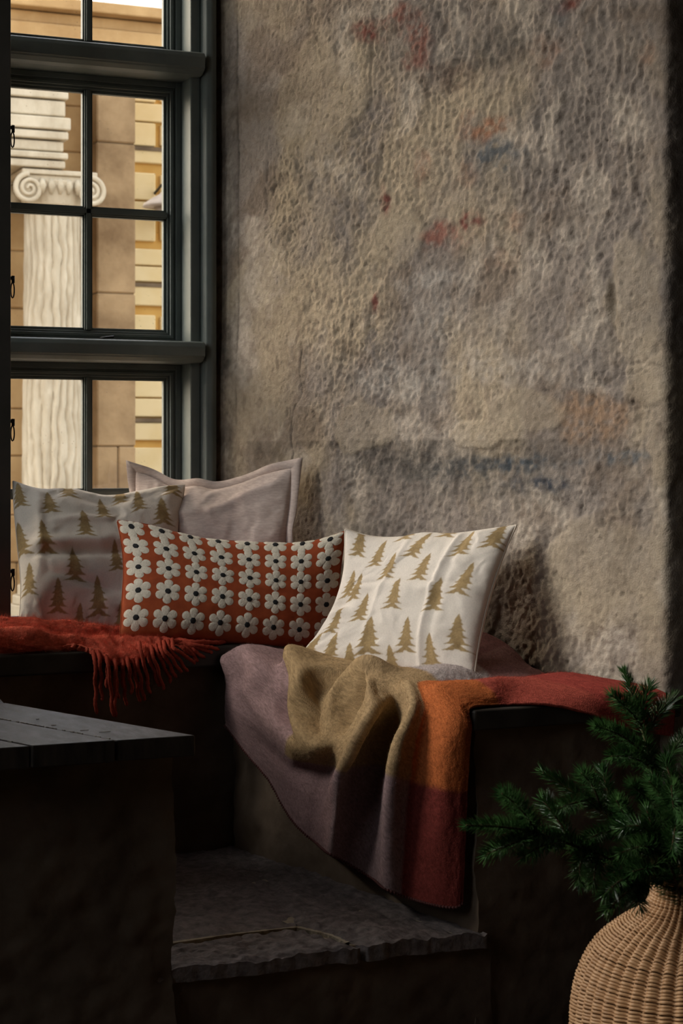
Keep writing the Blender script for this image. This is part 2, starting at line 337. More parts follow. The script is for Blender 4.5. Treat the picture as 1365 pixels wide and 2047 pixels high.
    for (px, py, rx, ry) in [(1265, 600, 60, 120), (1050, 820, 75, 40), (800, 480, 50, 60), (720, 850, 60, 60), (640, 200, 90, 120), (1290, 760, 60, 50), (960, 870, 60, 30), (1200, 1150, 160, 110)]:
        s0, z0 = on_wall(px, py); s1, _ = on_wall(px + rx, py); _, z1 = on_wall(px, py - ry)
        r = np.sqrt(((S - s0) / (s1 - s0)) ** 2 + ((Z - z0) / (z1 - z0)) ** 2) + 0.5 * fbm(S * 12, Z * 12, int(px))
        patch = np.maximum(patch, sstep(1.1, 0.85, r))
    rough = rough * (1 - 0.8 * patch); col += (np.array(srgb(176, 162, 140)) - col) * (0.35 * patch)[..., None]
    h = 0.012 * fbm(S * 2.6, Z * 2.2, 1, 3) + 0.0045 * fbm(S * 9, Z * 8, 2, 3) * (0.4 + rough)
    g1 = fbm(S * 30 + 2 * fbm(S * 7, Z * 7, 14), Z * 21, 3, 4); g2 = fbm(S * 75 + 3 * fbm(S * 4, Z * 4, 4), Z * 26, 6, 3); g3 = fbm(S * 88, Z * 80, 7, 3)
    h += rough * (0.0052 * (g1 - 0.6 * np.abs(g1)) + 0.0044 * g2 * sstep(1.0, 0.3, S) * (0.5 + sstep(1.5, 2.1, Z)) + 0.0046 * g3)
    h += 0.0020 * fbm(S * 120, Z * 120, 8, 2) - 0.0028 * pits - 0.003 * sstep(0.50, 0.62, fbm(S * 44, Z * 34, 93, 2) + 0.06) * (0.3 + rough)
    h += 0.003 * patch - 0.002 * ln
    s0, z0 = on_wall(1222, 600); h -= 0.016 * np.exp(-((S - s0) / 0.012) ** 2 - ((Z - z0) / 0.06) ** 2) + 0
    crk = np.zeros_like(S)
    for (pp) in [[(583, 850), (590, 815), (604, 790), (600, 740), (606, 700)], [(586, 850), (583, 880), (588, 905), (578, 940)], [(1340, 738), (1300, 728), (1270, 745), (1235, 748), (1200, 770), (1165, 768)]]:
        P_ = crom([on_wall(*q) for q in pp], 60)
        for q in P_: crk = np.maximum(crk, np.exp(-((S - q[0]) ** 2 + (Z - q[1]) ** 2) / 0.0022 ** 2)) if True else crk
    h -= 0.0025 * crk; col *= (1 - 0.3 * crk)[..., None]
    h = h * (0.35 * sstep(-0.17, -0.06, S) + 0.65 * sstep(0.0, 0.09, S))
    P = np.empty(S.shape + (3,)); P[..., 0] = path[:, None, 0] + nn[:, None, 0] * h; P[..., 1] = path[:, None, 1] + nn[:, None, 1] * h; P[..., 2] = Z
    col = np.clip(col, 0.02, 1)
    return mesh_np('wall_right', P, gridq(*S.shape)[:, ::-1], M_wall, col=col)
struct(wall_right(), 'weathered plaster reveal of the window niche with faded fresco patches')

m = MB(); m.box(2.33, 4.6, 3.285, 3.6, 0, 4.6); m.box(-1.1, 2.4, 3.285, 3.6, 4.1, 4.6)

struct(m.build('wall_front', M_room), 'dark plaster room wall beside the niche')
NY0, NY1, NZ0, NZ1 = 3.42, 4.72, 1.90, 3.95       # side window of the bay
QY0, QY1, QZ0, QZ1 = 1.85, 3.05, 1.40, 3.10       # window of the room, in the same left wall
m = MB(); m.box(-1.2, 2.6, 3.3, 5.05, 4.1, 4.4); struct(m.build('ceiling_niche', M_room))
m = MB(); m.box(-1.2, 3.2, 4.90, 5.10, 0, 0.80); m.box(-1.2, 0.41, 4.88, 5.10, 0, 5.5); m.box(1.66, 4.6, 4.90, 5.10, 0, 5.5); m.box(0.3, 1.7, 4.90, 5.1, 3.95, 5.5)
struct(m.build('wall_outer', M_tan))
m = MB(); m.box(2.21, 4.6, 3.45, 4.9, 0, 4.6); struct(m.build('wall_core', M_room))
m = MB(); m.box(-1.5, 4.6, -3.2, 3.3, -0.1, 0.0); struct(m.build('floor', M_floor))
m = MB(); m.box(-1.5, 4.6, -3.2, 3.6, 4.6, 4.75); struct(m.build('ceiling', M_room))
m = MB(); m.box(-1.5, 4.6, -3.35, -3.2, 0, 4.6); struct(m.build('wall_back', M_room))
m = MB(); m.box(4.6, 4.75, -3.2, 5.1, 0, 4.6); struct(m.build('wall_east', M_room))
m = MB(); X0, X1 = -1.5, -1.2
for y0, y1, z0, z1 in [(-3.2, QY0, 0, 4.6), (QY1, NY0, 0, 4.6), (NY1, 5.1, 0, 4.6), (QY0, QY1, 0, QZ0), (QY0, QY1, QZ1, 4.6), (NY0, NY1, 0, NZ0), (NY0, NY1, NZ1, 4.6)]: m.box(X0, X1, y0, y1, z0, z1)
struct(m.build('wall_left', M_room))
def side_window(name, y0, y1, z0, z1, zs, label):
    w = struct(empty(name, (-1.35, (y0 + y1) / 2, z0)), label); ym = (y0 + y1) / 2; m = MB()
    for a, b, c, e in [(y0, y0 + .05, z0, z1), (y1 - .05, y1, z0, z1), (y0, y1, z0, z0 + .05), (y0, y1, z1 - .05, z1), (ym - .02, ym + .02, z0, z1)] + [(y0, y1, q - .02, q + .02) for q in zs]: m.box(-1.37, -1.33, a, b, c, e)
    reloc(w, m.build('frame', M_frame)); zz_ = [z0 + .03] + list(zs) + [z1 - .03]
    for a, b in ((y0 + .03, ym), (ym, y1 - .03)):
        for c, e in zip(zz_[:-1], zz_[1:]): q = MB(); q.box(-1.351, -1.349, a, b, c, e); reloc(w, q.build('pane', M_glass))
side_window('window_2', NY0, NY1, NZ0, NZ1, (2.58, 3.27), 'side window of the bay, left of the picture')
side_window('window_3', QY0, QY1, QZ0, QZ1, (2.2,), 'window of the room, left of the picture')

# ------------------------------------------------------------------ main window
win = struct(empty('window_1', (1.0, 4.85, 0.82)), 'tall grey-green painted window with small panes')
XR = 1.597                       # right edge of the sash
def ring(m, x0, x1, z0, z1, steps):
    """stepped moulded frame: steps = [(outer inset, inner inset, front y, back y)]"""
    for a, b, yf, yb in steps:
        m.box(x0 + a, x0 + b, yf, yb, z0 + a, z1 - a); m.box(x1 - b, x1 - a, yf, yb, z0 + a, z1 - a)
        m.box(x0 + b, x1 - b, yf, yb, z1 - b, z1 - a); m.box(x0 + b, x1 - b, yf, yb, z0 + a, z0 + b)
def sash(x0, x1, z0, z1, zm):
    m = MB(); ring(m, x0, x1, z0, z1, [(0, 0.016, 4.822, 4.872), (0.016, 0.022, 4.829, 4.872), (0.022, 0.031, 4.825, 4.872), (0.031, 0.038, 4.834, 4.872), (0.038, 0.046, 4.842, 4.860)])
    s = reloc(win, m.build('casement_frame', M_frame, bevel=0.0012, seg=1))
    inv = Matrix()
    xm = (x0 + x1) / 2 + 0.004
    def muntin(horizontal):
        q = MB()
        for hw, yf, yb in [(0.006, 4.828, 4.868), (0.010, 4.834, 4.864), (0.014, 4.842, 4.860)]:
            if horizontal: q.box(x0 + 0.04, x1 - 0.04, yf, yb, zm - hw, zm + hw)
            else: q.box(xm - hw, xm + hw, yf, yb, z0 + 0.04, z1 - 0.04)
        o = q.build('muntin', M_frame); o.parent = s; o.matrix_parent_inverse = inv
    muntin(False); muntin(True)
    for a, b in ((x0 + 0.045, xm - 0.013), (xm + 0.013, x1 - 0.045)):
        for c, d in ((z0 + 0.045, zm - 0.013), (zm + 0.013, z1 - 0.045)):
            q = MB(); q.box(a, b, 4.8500, 4.8525, c, d); o = q.build('pane', M_glass); o.parent = s; o.matrix_parent_inverse = inv
    q = MB(); q.tube([(xm + 0.03, 4.822, z0 + 0.016), (xm + 0.03, 4.806, z0 + 0.016), (xm + 0.045, 4.798, z0 + 0.018), (xm + 0.062, 4.798, z0 + 0.020)], 0.0035, 6)
    o = q.build('pull_knob', M_iron, smooth=True); o.parent = s; o.matrix_parent_inverse = inv
rows = [(0.786, 1.524, 1.164), (1.576, 2.316, 1.943), (2.372, 3.112, 2.74), (3.168, 3.93, 3.54)]
for (z0, z1, zm) in rows:
    sash(1.058, XR, z0, z1, zm); sash(0.423, 0.962, z0, z1, zm)
# outer frame: jambs stepped towards the room, head and sill
m = MB()
m.box(XR, XR + 0.030, 4.742, 4.90, 0.79, 3.96); m.extr([(XR + 0.030, 4.728), (XR + 0.036, 4.712), (XR + 0.052, 4.706), (XR + 0.066, 4.712), (XR + 0.070, 4.74), (XR + 0.12, 4.90), (XR + 0.030, 4.90)], 'z', 0.79, 3.96)
m.box(0.39, 0.423, 4.742, 4.90, 0.79, 3.96); m.box(0.39, XR + 0.1, 4.742, 4.90, 3.93, 3.96); m.box(0.39, XR + 0.1, 4.79, 4.90, 0.762, 0.79)
reloc(win, m.build('outer_frame', M_frame, bevel=0.004))
for dx in (0,):
    m = MB(); m.extr([(0.962 + dx, 4.742), (0.972 + dx, 4.70), (1.048 + dx, 4.70), (1.058 + dx, 4.742), (1.058 + dx, 4.89), (0.962 + dx, 4.89)], 'z', 0.79, 3.96); reloc(win, m.build('mullion', M_frame, bevel=0.003))
for zb, zt in ((1.524, 1.576), (2.316, 2.372), (3.112, 3.168)):
    prof = [(4.875, zb), (4.742, zb), (4.716, zb + 0.003), (4.700, zb + 0.012), (4.696, zb + 0.016), (4.692, zb + 0.018), (4.690, zt - 0.008), (4.696, zt + 0.003), (4.704, zt + 0.007), (4.716, zt + 0.006), (4.73, zt + 0.001), (4.875, zt)]
    for x0, x1 in ((1.05, XR + 0.026), (0.42, 0.97)):
        m = MB(); m.extr(prof, 'x', x0, x1); reloc(win, m.build('transom', M_frame, bevel=0.002))
# inner casement leaf, swung open into the niche
leaf_x = at(22, 600, 4.42)[0]
m = MB()
for a, b in ((4.42, 4.475), (4.70, 4.755)): m.box(leaf_x - 0.044, leaf_x, a, b, 0.803, 3.92)
for a, b in ((0.803, 0.87), (1.52, 1.57), (2.31, 2.36), (3.10, 3.15), (3.86, 3.92)): m.box(leaf_x - 0.040, leaf_x - 0.004, 4.475, 4.70, a, b)
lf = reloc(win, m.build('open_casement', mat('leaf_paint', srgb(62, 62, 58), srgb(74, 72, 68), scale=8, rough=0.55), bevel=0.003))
inv = Matrix()
for a, b in ((0.87, 1.52), (1.57, 2.31), (2.36, 3.10), (3.15, 3.86)):
    q = MB(); q.box(leaf_x - 0.023, leaf_x - 0.020, 4.47, 4.705, a, b); o = q.build('pane', M_glass); o.parent = lf; o.matrix_parent_inverse = inv
for py in (255, 556, 842, 1142):
    p = at(22, py, 4.44); x, z = leaf_x, p[2]; q = MB()
    q.tube([(x - .002, 4.44, z), (x + 0.012, 4.44, z)], [0.004, 0.0055], 7); q.tube([(x + 0.010, 4.44, z + 0.006), (x + 0.010, 4.44, z - 0.012)], 0.0042, 7)
    t = np.linspace(0, 2 * math.pi, 15); q.tube(np.stack([x + 0.0085 - 0.0045 * np.sin(t), 0 * t + 4.44, z - 0.030 + 0.019 * np.cos(t)], 1), 0.0018, 6, cap=False)
    o = q.build('stay_hook', M_iron, smooth=True); o.parent = lf; o.matrix_parent_inverse = inv

# ------------------------------------------------------------------ benches of masonry with boards
def warp(V, amp, freq, seed):
    V = np.asarray(V, float); x, y, z = V[:, 0], V[:, 1], V[:, 2]
    D = np.stack([fbm(y * freq + z * 2.1, z * freq - x * 1.7, seed), fbm(x * freq + z * 1.3, z * freq + y * 1.9, seed + 10), fbm(x * freq, y * freq, seed + 20)], 1)
    return V + amp * D
def plaster_block(name, poly, z0, z1, seed, material, parent, amp=0.012, cell=0.012):
    n = len(poly); Vs = []; Fs = []; off = 0
    for i in range(n):
        p, q = np.array(poly[i]), np.array(poly[(i + 1) % n]); L = np.linalg.norm(q - p); a = max(2, int(L / cell)); b = max(2, int((z1 - z0) / cell))
        T, Z = np.meshgrid(np.linspace(0, 1, a), np.linspace(z0, z1, b), indexing='ij')
        Vs.append(np.stack([p[0] + (q[0] - p[0]) * T, p[1] + (q[1] - p[1]) * T, Z], -1).reshape(-1, 3)); Fs.append(gridq(a, b, off)); off += a * b
    V = np.vstack(Vs); c = np.mean(poly, axis=0)
    V = warp(V, amp, 9, seed); V = warp(V, amp * 0.35, 40, seed + 3)
    return mesh_np(name, V, np.vstack(Fs), material, parent)
BI0 = np.array([1.706, 3.262]); BI1 = np.array([1.50, 4.20])       # inner edge of the right bench board
def board(name, poly, z0, z1, parent, material=M_board, bev=0.006):
    m = MB(); m.prism(poly, z0, z1); o = m.build(name, material, bevel=bev, seg=3); reloc(parent, o); return o
rb = thing(empty('window_bench', (1.9, 3.6, 0)), 'plastered bench with a dark board along the right niche wall, under the plaid blanket', 'bench')
board('seat_board', [tuple(BI0), (2.21, 3.262), (1.90, 4.20), tuple(BI1)], 0.707, 0.75, rb)
reloc(rb, plaster_block('masonry_base', [(1.722, 3.285), (2.34, 3.285), (2.2, 3.5), (1.94, 4.22), (1.535, 4.22)], 0.0, 0.712, 3, M_base, None))
mb_ = thing(empty('window_bench', (1.1, 4.4, 0)), 'plastered bench with a dark board under the window, carrying cushions and the red throw', 'bench')
board('seat_board', [(-1.15, 4.20), (1.84, 4.20), (1.64, 4.78), (-1.15, 4.78)], 0.748, 0.80, mb_)
reloc(mb_, plaster_block('masonry_base', [(-1.15, 4.235), (1.88, 4.235), (1.68, 4.86), (-1.15, 4.86)], 0.0, 0.752, 5, M_base, None))
lb = thing(empty('window_bench', (0.7, 3.4, 0)), 'plastered bench end with worn dark planks in the left foreground', 'bench')
LB = [np.array([1.082, 3.185]), np.array([0.858, 3.760])]          # inner edge
d = (LB[1] - LB[0]) / np.linalg.norm(LB[1] - LB[0])
plx = [1.082, 0.929, 0.772, 0.60, 0.40, 0.20]                      # plank joints along the front end
me_planks = []
for i in range(5):
    g = 0.0018; a, b = plx[i] - (g if i else 0), plx[i + 1] + g; fr = 3.185 - 0.004 * (i % 2)
    k = (3.760 - fr) / d[1]
    poly = [(a, fr), (a + d[0] * k, 3.760), (b + d[0] * k, 3.760), (b, fr)]
    board('plank', poly, 0.710 - 0.001 * (i % 3), 0.75 - 0.0012 * ((i + 1) % 2), lb, M_plank, 0.003)
# bare chips worn through the paint along the joints
q = MB()
for i in (1, 2):
    for t in np.linspace(0.03, 0.93, 40):
        if random.random() < 0.12 or i == 2 and random.random() < .8: continue
        L = random.uniform(0.006, 0.016); w = random.uniform(0.0010, 0.0024); p = np.array([plx[i], 3.185]) + d * t * 0.6; nrm = np.array([-d[1], d[0]])
        pts = [p + nrm * w, p + d * L + nrm * w * .4, p + d * L - nrm * w * .3, p - nrm * w]
        q.prism([tuple(v) for v in pts], 0.7484, 0.7505)
for k in range(16):
    y_ = random.uniform(3.22, 3.72); p = np.array([1.04 - 0.39 * (y_ - 3.185) - random.uniform(0.02, 0.32), y_]); L = random.uniform(0.003, 0.012); w = 0.0012
    q.prism([(p[0] - L, p[1]), (p[0], p[1] + w), (p[0] + L, p[1] + w * .5), (p[0], p[1] - w)], 0.7495, 0.7506)
pc = reloc(lb, q.build('paint_chips', M_chip)); pc['kind'] = 'stuff'
board('added_shade_panel', [(0.52, 3.20), (0.56, 3.20), (0.56, 4.19), (0.52, 4.19)], 0.749, 1.20, lb)  # upright panel out of view, added to shade the gap between the benches
board('seat_board', [(0.856, 3.762), (0.905, 4.196), (-1.15, 4.196), (-1.15, 3.762)], 0.710, 0.749, lb)
reloc(lb, plaster_block('masonry_base', [(-1.15, 3.745), (0.80, 3.745), (0.86, 4.205), (-1.15, 4.205)], 0.0, 0.714, 13, M_base, None))
XL = at(350, 1700, 3.27)[0]
reloc(lb, plaster_block('masonry_base', [(0.15, 3.265), (XL, 3.265), (XL - 0.2, 3.74), (0.15, 3.74)], 0.0, 0.714, 11, M_base, None, amp=0.016))

# ------------------------------------------------------------------ stone step between the benches
fl = struct(empty('floor_step', (1.4, 3.6, 0)), 'worn stone step between the benches')
m = MB(); m.box(0.3, 1.9, 3.30, 4.3, 0.0, 0.2885); reloc(fl, m.build('mortar_bed', M_mortar))
reloc(fl, plaster_block('riser', [(XL - 0.03, 3.283), (1.76, 3.283), (1.76, 3.5), (XL - 0.03, 3.5)], 0.0, 0.272, 17, M_base, None))
def slab(quad, seed):
    q = np.array(quad, float); n, mm = 70, 60; U, V = np.meshgrid(np.linspace(0, 1, n), np.linspace(0, 1, mm), indexing='ij')
    XY = ((1 - U)[..., None] * (1 - V)[..., None] * q[0] + U[..., None] * (1 - V)[..., None] * q[1] + U[..., None] * V[..., None] * q[2] + (1 - U)[..., None] * V[..., None] * q[3])
    ed = np.minimum(np.minimum(U, 1 - U) * 12, np.minimum(V, 1 - V) * 12)
    e2 = sstep(1.2, 0.0, ed)
    jx = 0.008 * fbm(XY[..., 0] * 22, XY[..., 1] * 22, seed, 4) * e2; jy = 0.014 * fbm(XY[..., 0] * 12, XY[..., 1] * 12, seed + 4, 4) * e2
    Z = 0.296 + 0.007 * fbm(XY[..., 0] * 9, XY[..., 1] * 9, 30, 3) + 0.0075 * fbm(XY[..., 0] * 55, XY[..., 1] * 55, 31, 3) - 0.005 * e2
    P = np.stack([XY[..., 0] + jx, XY[..., 1] + jy, Z], -1)
    B = P.copy(); B[..., 2] = 0.262 + 0.006 * fbm(XY[..., 0] * 20, XY[..., 1] * 20, 9)
    bi = np.r_[np.arange(0, mm), np.arange(1, n) * mm + mm - 1, ((n - 1) * mm + np.arange(mm - 2, -1, -1)), np.arange(n - 2, 0, -1) * mm]
    k = len(bi); VV = np.vstack([P.reshape(-1, 3), P.reshape(-1, 3)[bi], B.reshape(-1, 3)[bi]]); o0 = n * mm
    sd = np.array([(o0 + i, o0 + (i + 1) % k, o0 + k + (i + 1) % k, o0 + k + i) for i in range(k)])
    reloc(fl, mesh_np('stone_slab', VV, np.vstack([gridq(n, mm)[:, ::-1], sd]), M_stone))
s2 = lambda px, py: atz(px, py, 0.297)[:2]
A0, A1 = np.array([XL - 0.05, 3.272]), s2(728, 1890); A1[1] = 3.27
J = s2(592, 1851); AL = s2(340, 1884); R1 = np.array([1.735, 3.268]); BL, BR = np.array([0.75, 4.26]), np.array([1.56, 4.26])
slab([A0, A1 - [.008, 0], J - [0, .010], AL - [.0, .010]], 1)
slab([A1 + [.008, 0], R1, BR, J + [.006, .000]], 2)
slab([AL + [-.2, .006], J + [.006, .004], BR + [.01, 0], BL], 3)
def mortar(pts, w):
    c = crom(np.array(pts), 60); t = np.gradient(c, axis=0); t /= np.linalg.norm(t, axis=1)[:, None]; n = np.stack([-t[:, 1], t[:, 0]], 1)
    k = np.arange(60); ww = w * (0.6 + 0.9 * (fbm(k * 0.31, k * 0 + w * 900, 3) + 0.4))[:, None]; a = c + n * ww; b = c - n * ww
    q = MB(); z0, z1 = 0.284, 0.2962
    V = [(*v, z) for v in a for z in (z0, z1)] + [(*v, z) for v in b for z in (z0, z1)]; o = 120
    Fc = []
    for i in range(59): Fc += [(2 * i + 1, 2 * i + 3, o + 2 * i + 3, o + 2 * i + 1), (2 * i, 2 * i + 2, 2 * i + 3, 2 * i + 1), (o + 2 * i, o + 2 * i + 2, o + 2 * i + 3, o + 2 * i + 1)]
    q.add(V, Fc); reloc(fl, q.build('mortar_joint', M_mortar))
mortar([AL - [0.03, .002], (AL + J) / 2 + [0, .006], J - [0, .003]], 0.0045)
mortar([J, (J + A1) / 2 + [.006, 0], A1 - [.02, -.03]], 0.0045)
# ------------------------------------------------------------------ across the street
m = MB(); m.box(-30, 40, 5.1, 60, -0.1, 0.0); struct(m.build('ground_outside', M_street))
def wav(z, s): return 0.02 * math.sin(z * 5.1 + s) + 0.013 * math.sin(z * 12.7 + 2.1 * s) + 0.006 * math.sin(z * 31 + s)
c0 = at(104, 600, 14.0); cx, cy = c0[0], 14.0
colo = thing(empty('ionic_column', (cx, cy, 0)), 'fluted pale stone column with scroll capital outside the window', 'column')
R0 = 0.235; nth, nz = 240, 150; th = np.linspace(0, 2 * math.pi, nth + 1); zz = np.linspace(0.25, 3.24, nz)
TH, ZZ = np.meshgrid(th, zz, indexing='ij')
w = 0.24 * fbm(TH * 1.1, ZZ * 2.2, 5, 3) + 0.10 * fbm(TH * 3, ZZ * 7, 6, 2)
taper = 1.04 - 0.035 * ZZ; fl_ = np.abs(np.sin((TH + w) * 10)) ** 0.6
RR = R0 * taper * (0.85 + 0.15 * fl_) + 0.006 * fbm(TH * 8, ZZ * 8, 8, 3)
P = np.stack([RR * np.cos(TH), RR * np.sin(TH), ZZ], -1)
mesh_np('shaft', P, gridq(nth + 1, nz), M_colm, colo)
m = MB()
for z0, z1, r in ((0.0, .10, .33), (.10, .17, .31), (.17, .25, .27)): m.tube([(0, 0, z0), (0, 0, z1)], r, 32)
m.build('plinth', M_colm, colo, bevel=.01)
zv = at(126, 373, 13.75)[2]; zc = zv
cap = MB(); cap.tube([(0, 0, zc - 0.14), (0, 0, zc - .06), (0, 0, zc + 0.05)], [0.225, 0.25, 0.27], 32); cap.box(-0.30, 0.30, -0.26, 0.26, zc + 0.085, zc + 0.125)
cap.box(-0.26, 0.26, -0.235, 0.22, zc - 0.0, zc + 0.085)
capo = cap.build('capital', M_colm, colo, bevel=0.01)
for sgn in (-1, 1):
    for yy in (-0.25, 0.25):
        q = MB(); t = np.linspace(0, 4.6 * math.pi, 90); rr = 0.115 * (1 - t / (5.2 * math.pi)) ** 1.1
        q.tube(np.stack([sgn * (0.245) + sgn * rr * np.sin(t), yy + 0 * t - 0.02 * np.sign(yy) * -1 * (1 - rr / 0.115), zc - 0.03 + rr * np.cos(t)], 1), 0.023 * (1 - 0.55 * t / t[-1]), 8)
        q.tube([(sgn * 0.245, yy * .88, zc - 0.03), (sgn * 0.245, yy * 1.02, zc - 0.03)], [0.09, 0.075], 20)
        q.build('volute', M_colm, capo, smooth=True)
# egg and leaf tongues between the volutes
for k in range(5):
    q = MB(); x = -0.14 + 0.07 * k; q.tube([(x, -0.24, zc + .05), (x, -0.265, zc - 0.0), (x, -0.25, zc - .06)], [0.02, 0.03, 0.012], 8); q.build('egg_moulding', M_colm, capo, smooth=True)
# entablature resting on the column, running to the left
ent = thing(empty('stone_entablature', (cx, cy, zc + 0.125)), 'pale stepped stone entablature resting on the column capital', 'entablature')
zt = lambda py: at(120, py, 13.7)[2]; xr = at(131, 300, 13.72)[0] - cx
ys = [338, 320, 304, 281, 262, 234, 200, 160, 120, 85]; pro = [0.0, 0.018, -0.012, 0.02, 0.035, 0.0, 0.02, 0.06, 0.11, 0.14]
for i in range(len(ys) - 1):
    z0, z1 = zt(ys[i]) - ent.location.z, zt(ys[i + 1]) - ent.location.z
    m = MB(); e = pro[i]; m.box(-3.0, xr + e, -0.28 - e, 0.28, z0 + 0.006, z1 - 0.006); m.build('stone_course', M_colm, ent, bevel=0.012)
ent.location.z = zc + 0.128
# sandstone gate wall with its pier
gw = thing(empty('sandstone_wall', (3.0, 14.7, 0)), 'tan sandstone wall behind the column, seen through the left panes', 'wall')
def blocks(parent, x0, x1, z0, z1, h, wd, y0, y1, mt, seed, name='stone_block'):
    r = random.Random(seed); z = z0; row = 0
    m = MB(); m.box(x0 + .01, x1 - .01, y0 + 0.02, y1, z0, z1); core = m.build('wall_core', M_joint); reloc(parent, core)
    while z < z1 - 0.05:
        hh = h * r.uniform(0.85, 1.2); hh = min(hh, z1 - z); x = x0 - (wd * 0.5 if row % 2 else 0); row += 1
        while x < x1 - 0.02:
            ww = wd * r.uniform(0.8, 1.3); a, b = max(x, x0), min(x + ww, x1); x += ww
            if b - a < 0.04: continue
            q = MB(); q.box(a + .002, b - .002, y0 + r.uniform(-0.012, 0.006), y1 - .02, z + .002, z + hh - .002); reloc(parent, q.build(name, mt, bevel=0.012, seg=1))
        z += hh
xp0 = at(193, 600, 14.30)[0]; xp1 = at(271, 600, 14.30)[0]
ztop = at(250, 22, 14.4)[2]
blocks(gw, -2.5, xp0, 0.0, ztop, 0.42, 0.75, 14.60, 15.1, M_tan, 4)
gp = thing(empty('sandstone_pier', ((xp0 + xp1) / 2, 14.5, 0)), 'weathered brown sandstone pier seen through the right panes', 'pier')
blocks(gp, xp0, xp1, 0.0, at(230, 100, 14.3)[2], 0.62, 0.6, 14.30, 15.0, M_brown, 9)
zz0 = at(230, 100, 14.3)[2]
cp = thing(empty('stone_cornice', (xp0, 14.3, zz0)), 'tan stone cornice running above the pier and wall', 'cornice')
for i, (dz0, dz1, pr) in enumerate(((0.0, .16, .05), (.16, .26, .0), (.26, .36, .12))):
    m = MB(); m.box(-6.4, xp1 - xp0 + 0.9, -pr, 0.6, dz0 + .004, dz1 - .004); m.build('cornice_course', M_tan, cp, bevel=.012)
# cream building further back
cb = thing(empty('cream_building', (5.2, 15.6, 0)), 'cream stucco building with ochre bands and scored courses, right panes', 'building')
m = MB(); m.box(3.9, 9.0, 15.55, 17.5, 0.0, 4.9); reloc(cb, m.build('rear_wall', M_ochre))
xa = at(262, 600, 15.5)[0]; xb = at(360, 600, 15.5)[0]; xm_ = at(311, 600, 15.5)[0]
seq = [(110, 204, 'c', 1), (207, 243, 'c', 0), (246, 292, 'c', 1), (298, 326, 'c', 0), (346, 400, 'c', 1), (404, 482, 'c', 1), (498, 530, 'c', 0), (533, 563, 'c', 0), (572, 611, 'c', 0), (630, 690, 'c', 1), (700, 755, 'c', 0), (757, 794, 'c', 0), (797, 833, 'c', 0), (845, 880, 'c', 0), (895, 950, 'c', 0), (953, 1010, 'c', 0), (1013, 1080, 'c', 0), (1083, 1150, 'c', 0), (1160, 1240, 'c', 0), (1250, 1420, 'c', 0)]
for y0, y1, c, panel in seq:
    z1, z0 = at(300, y0, 15.5)[2], at(300, y1, 15.5)[2]
    if z0 < 0: z0 = 0.02
    q = MB(); q.box(xa, xm_ if panel else xb, 15.50, 15.58, z0, z1); reloc(cb, q.build('stucco_block', M_cream, bevel=.008, seg=1))
    if panel: q = MB(); q.box(xm_ + 0.05, xb, 15.51, 15.58, z0 + .01, z1 - .01); reloc(cb, q.build('stucco_block', M_cream, bevel=.008, seg=1))
for y0 in (566, 836, 294):
    z1, z0 = at(300, y0, 15.5)[2], at(300, y0 + 8, 15.5)[2]; q = MB(); q.box(xa, xb, 15.49, 15.56, z0, z1); reloc(cb, q.build('dark_moulding', M_joint))  # thin strips in the dark joint colour across the stucco courses
lan = thing(empty('wall_lantern', tuple(at(330, 405, 15.2))), 'grey metal lantern hood on the cream building, at the pane edge', 'lantern')
q = MB(); t = np.linspace(0, 1, 7); q.tube(np.stack([0 * t, 0 * t, 0.12 - 0.16 * t], 1), [0.01, 0.03, 0.06, 0.11, 0.15, 0.19, 0.20], 20); q.build('hood', M_leadgrey, lan, smooth=True)
q = MB(); q.tube([(0, 0, -.04), (0, 0, -.10), (0, 0, -.17)], [0.10, 0.085, 0.05], 12); q.build('glass_body', M_leadgrey, lan, smooth=True)
q = MB(); q.tube([(0, 0, 0.12), (0, 0.1, 0.17), (0, 0.31, 0.12)], 0.012, 8); q.build('bracket', M_iron, lan, smooth=True)
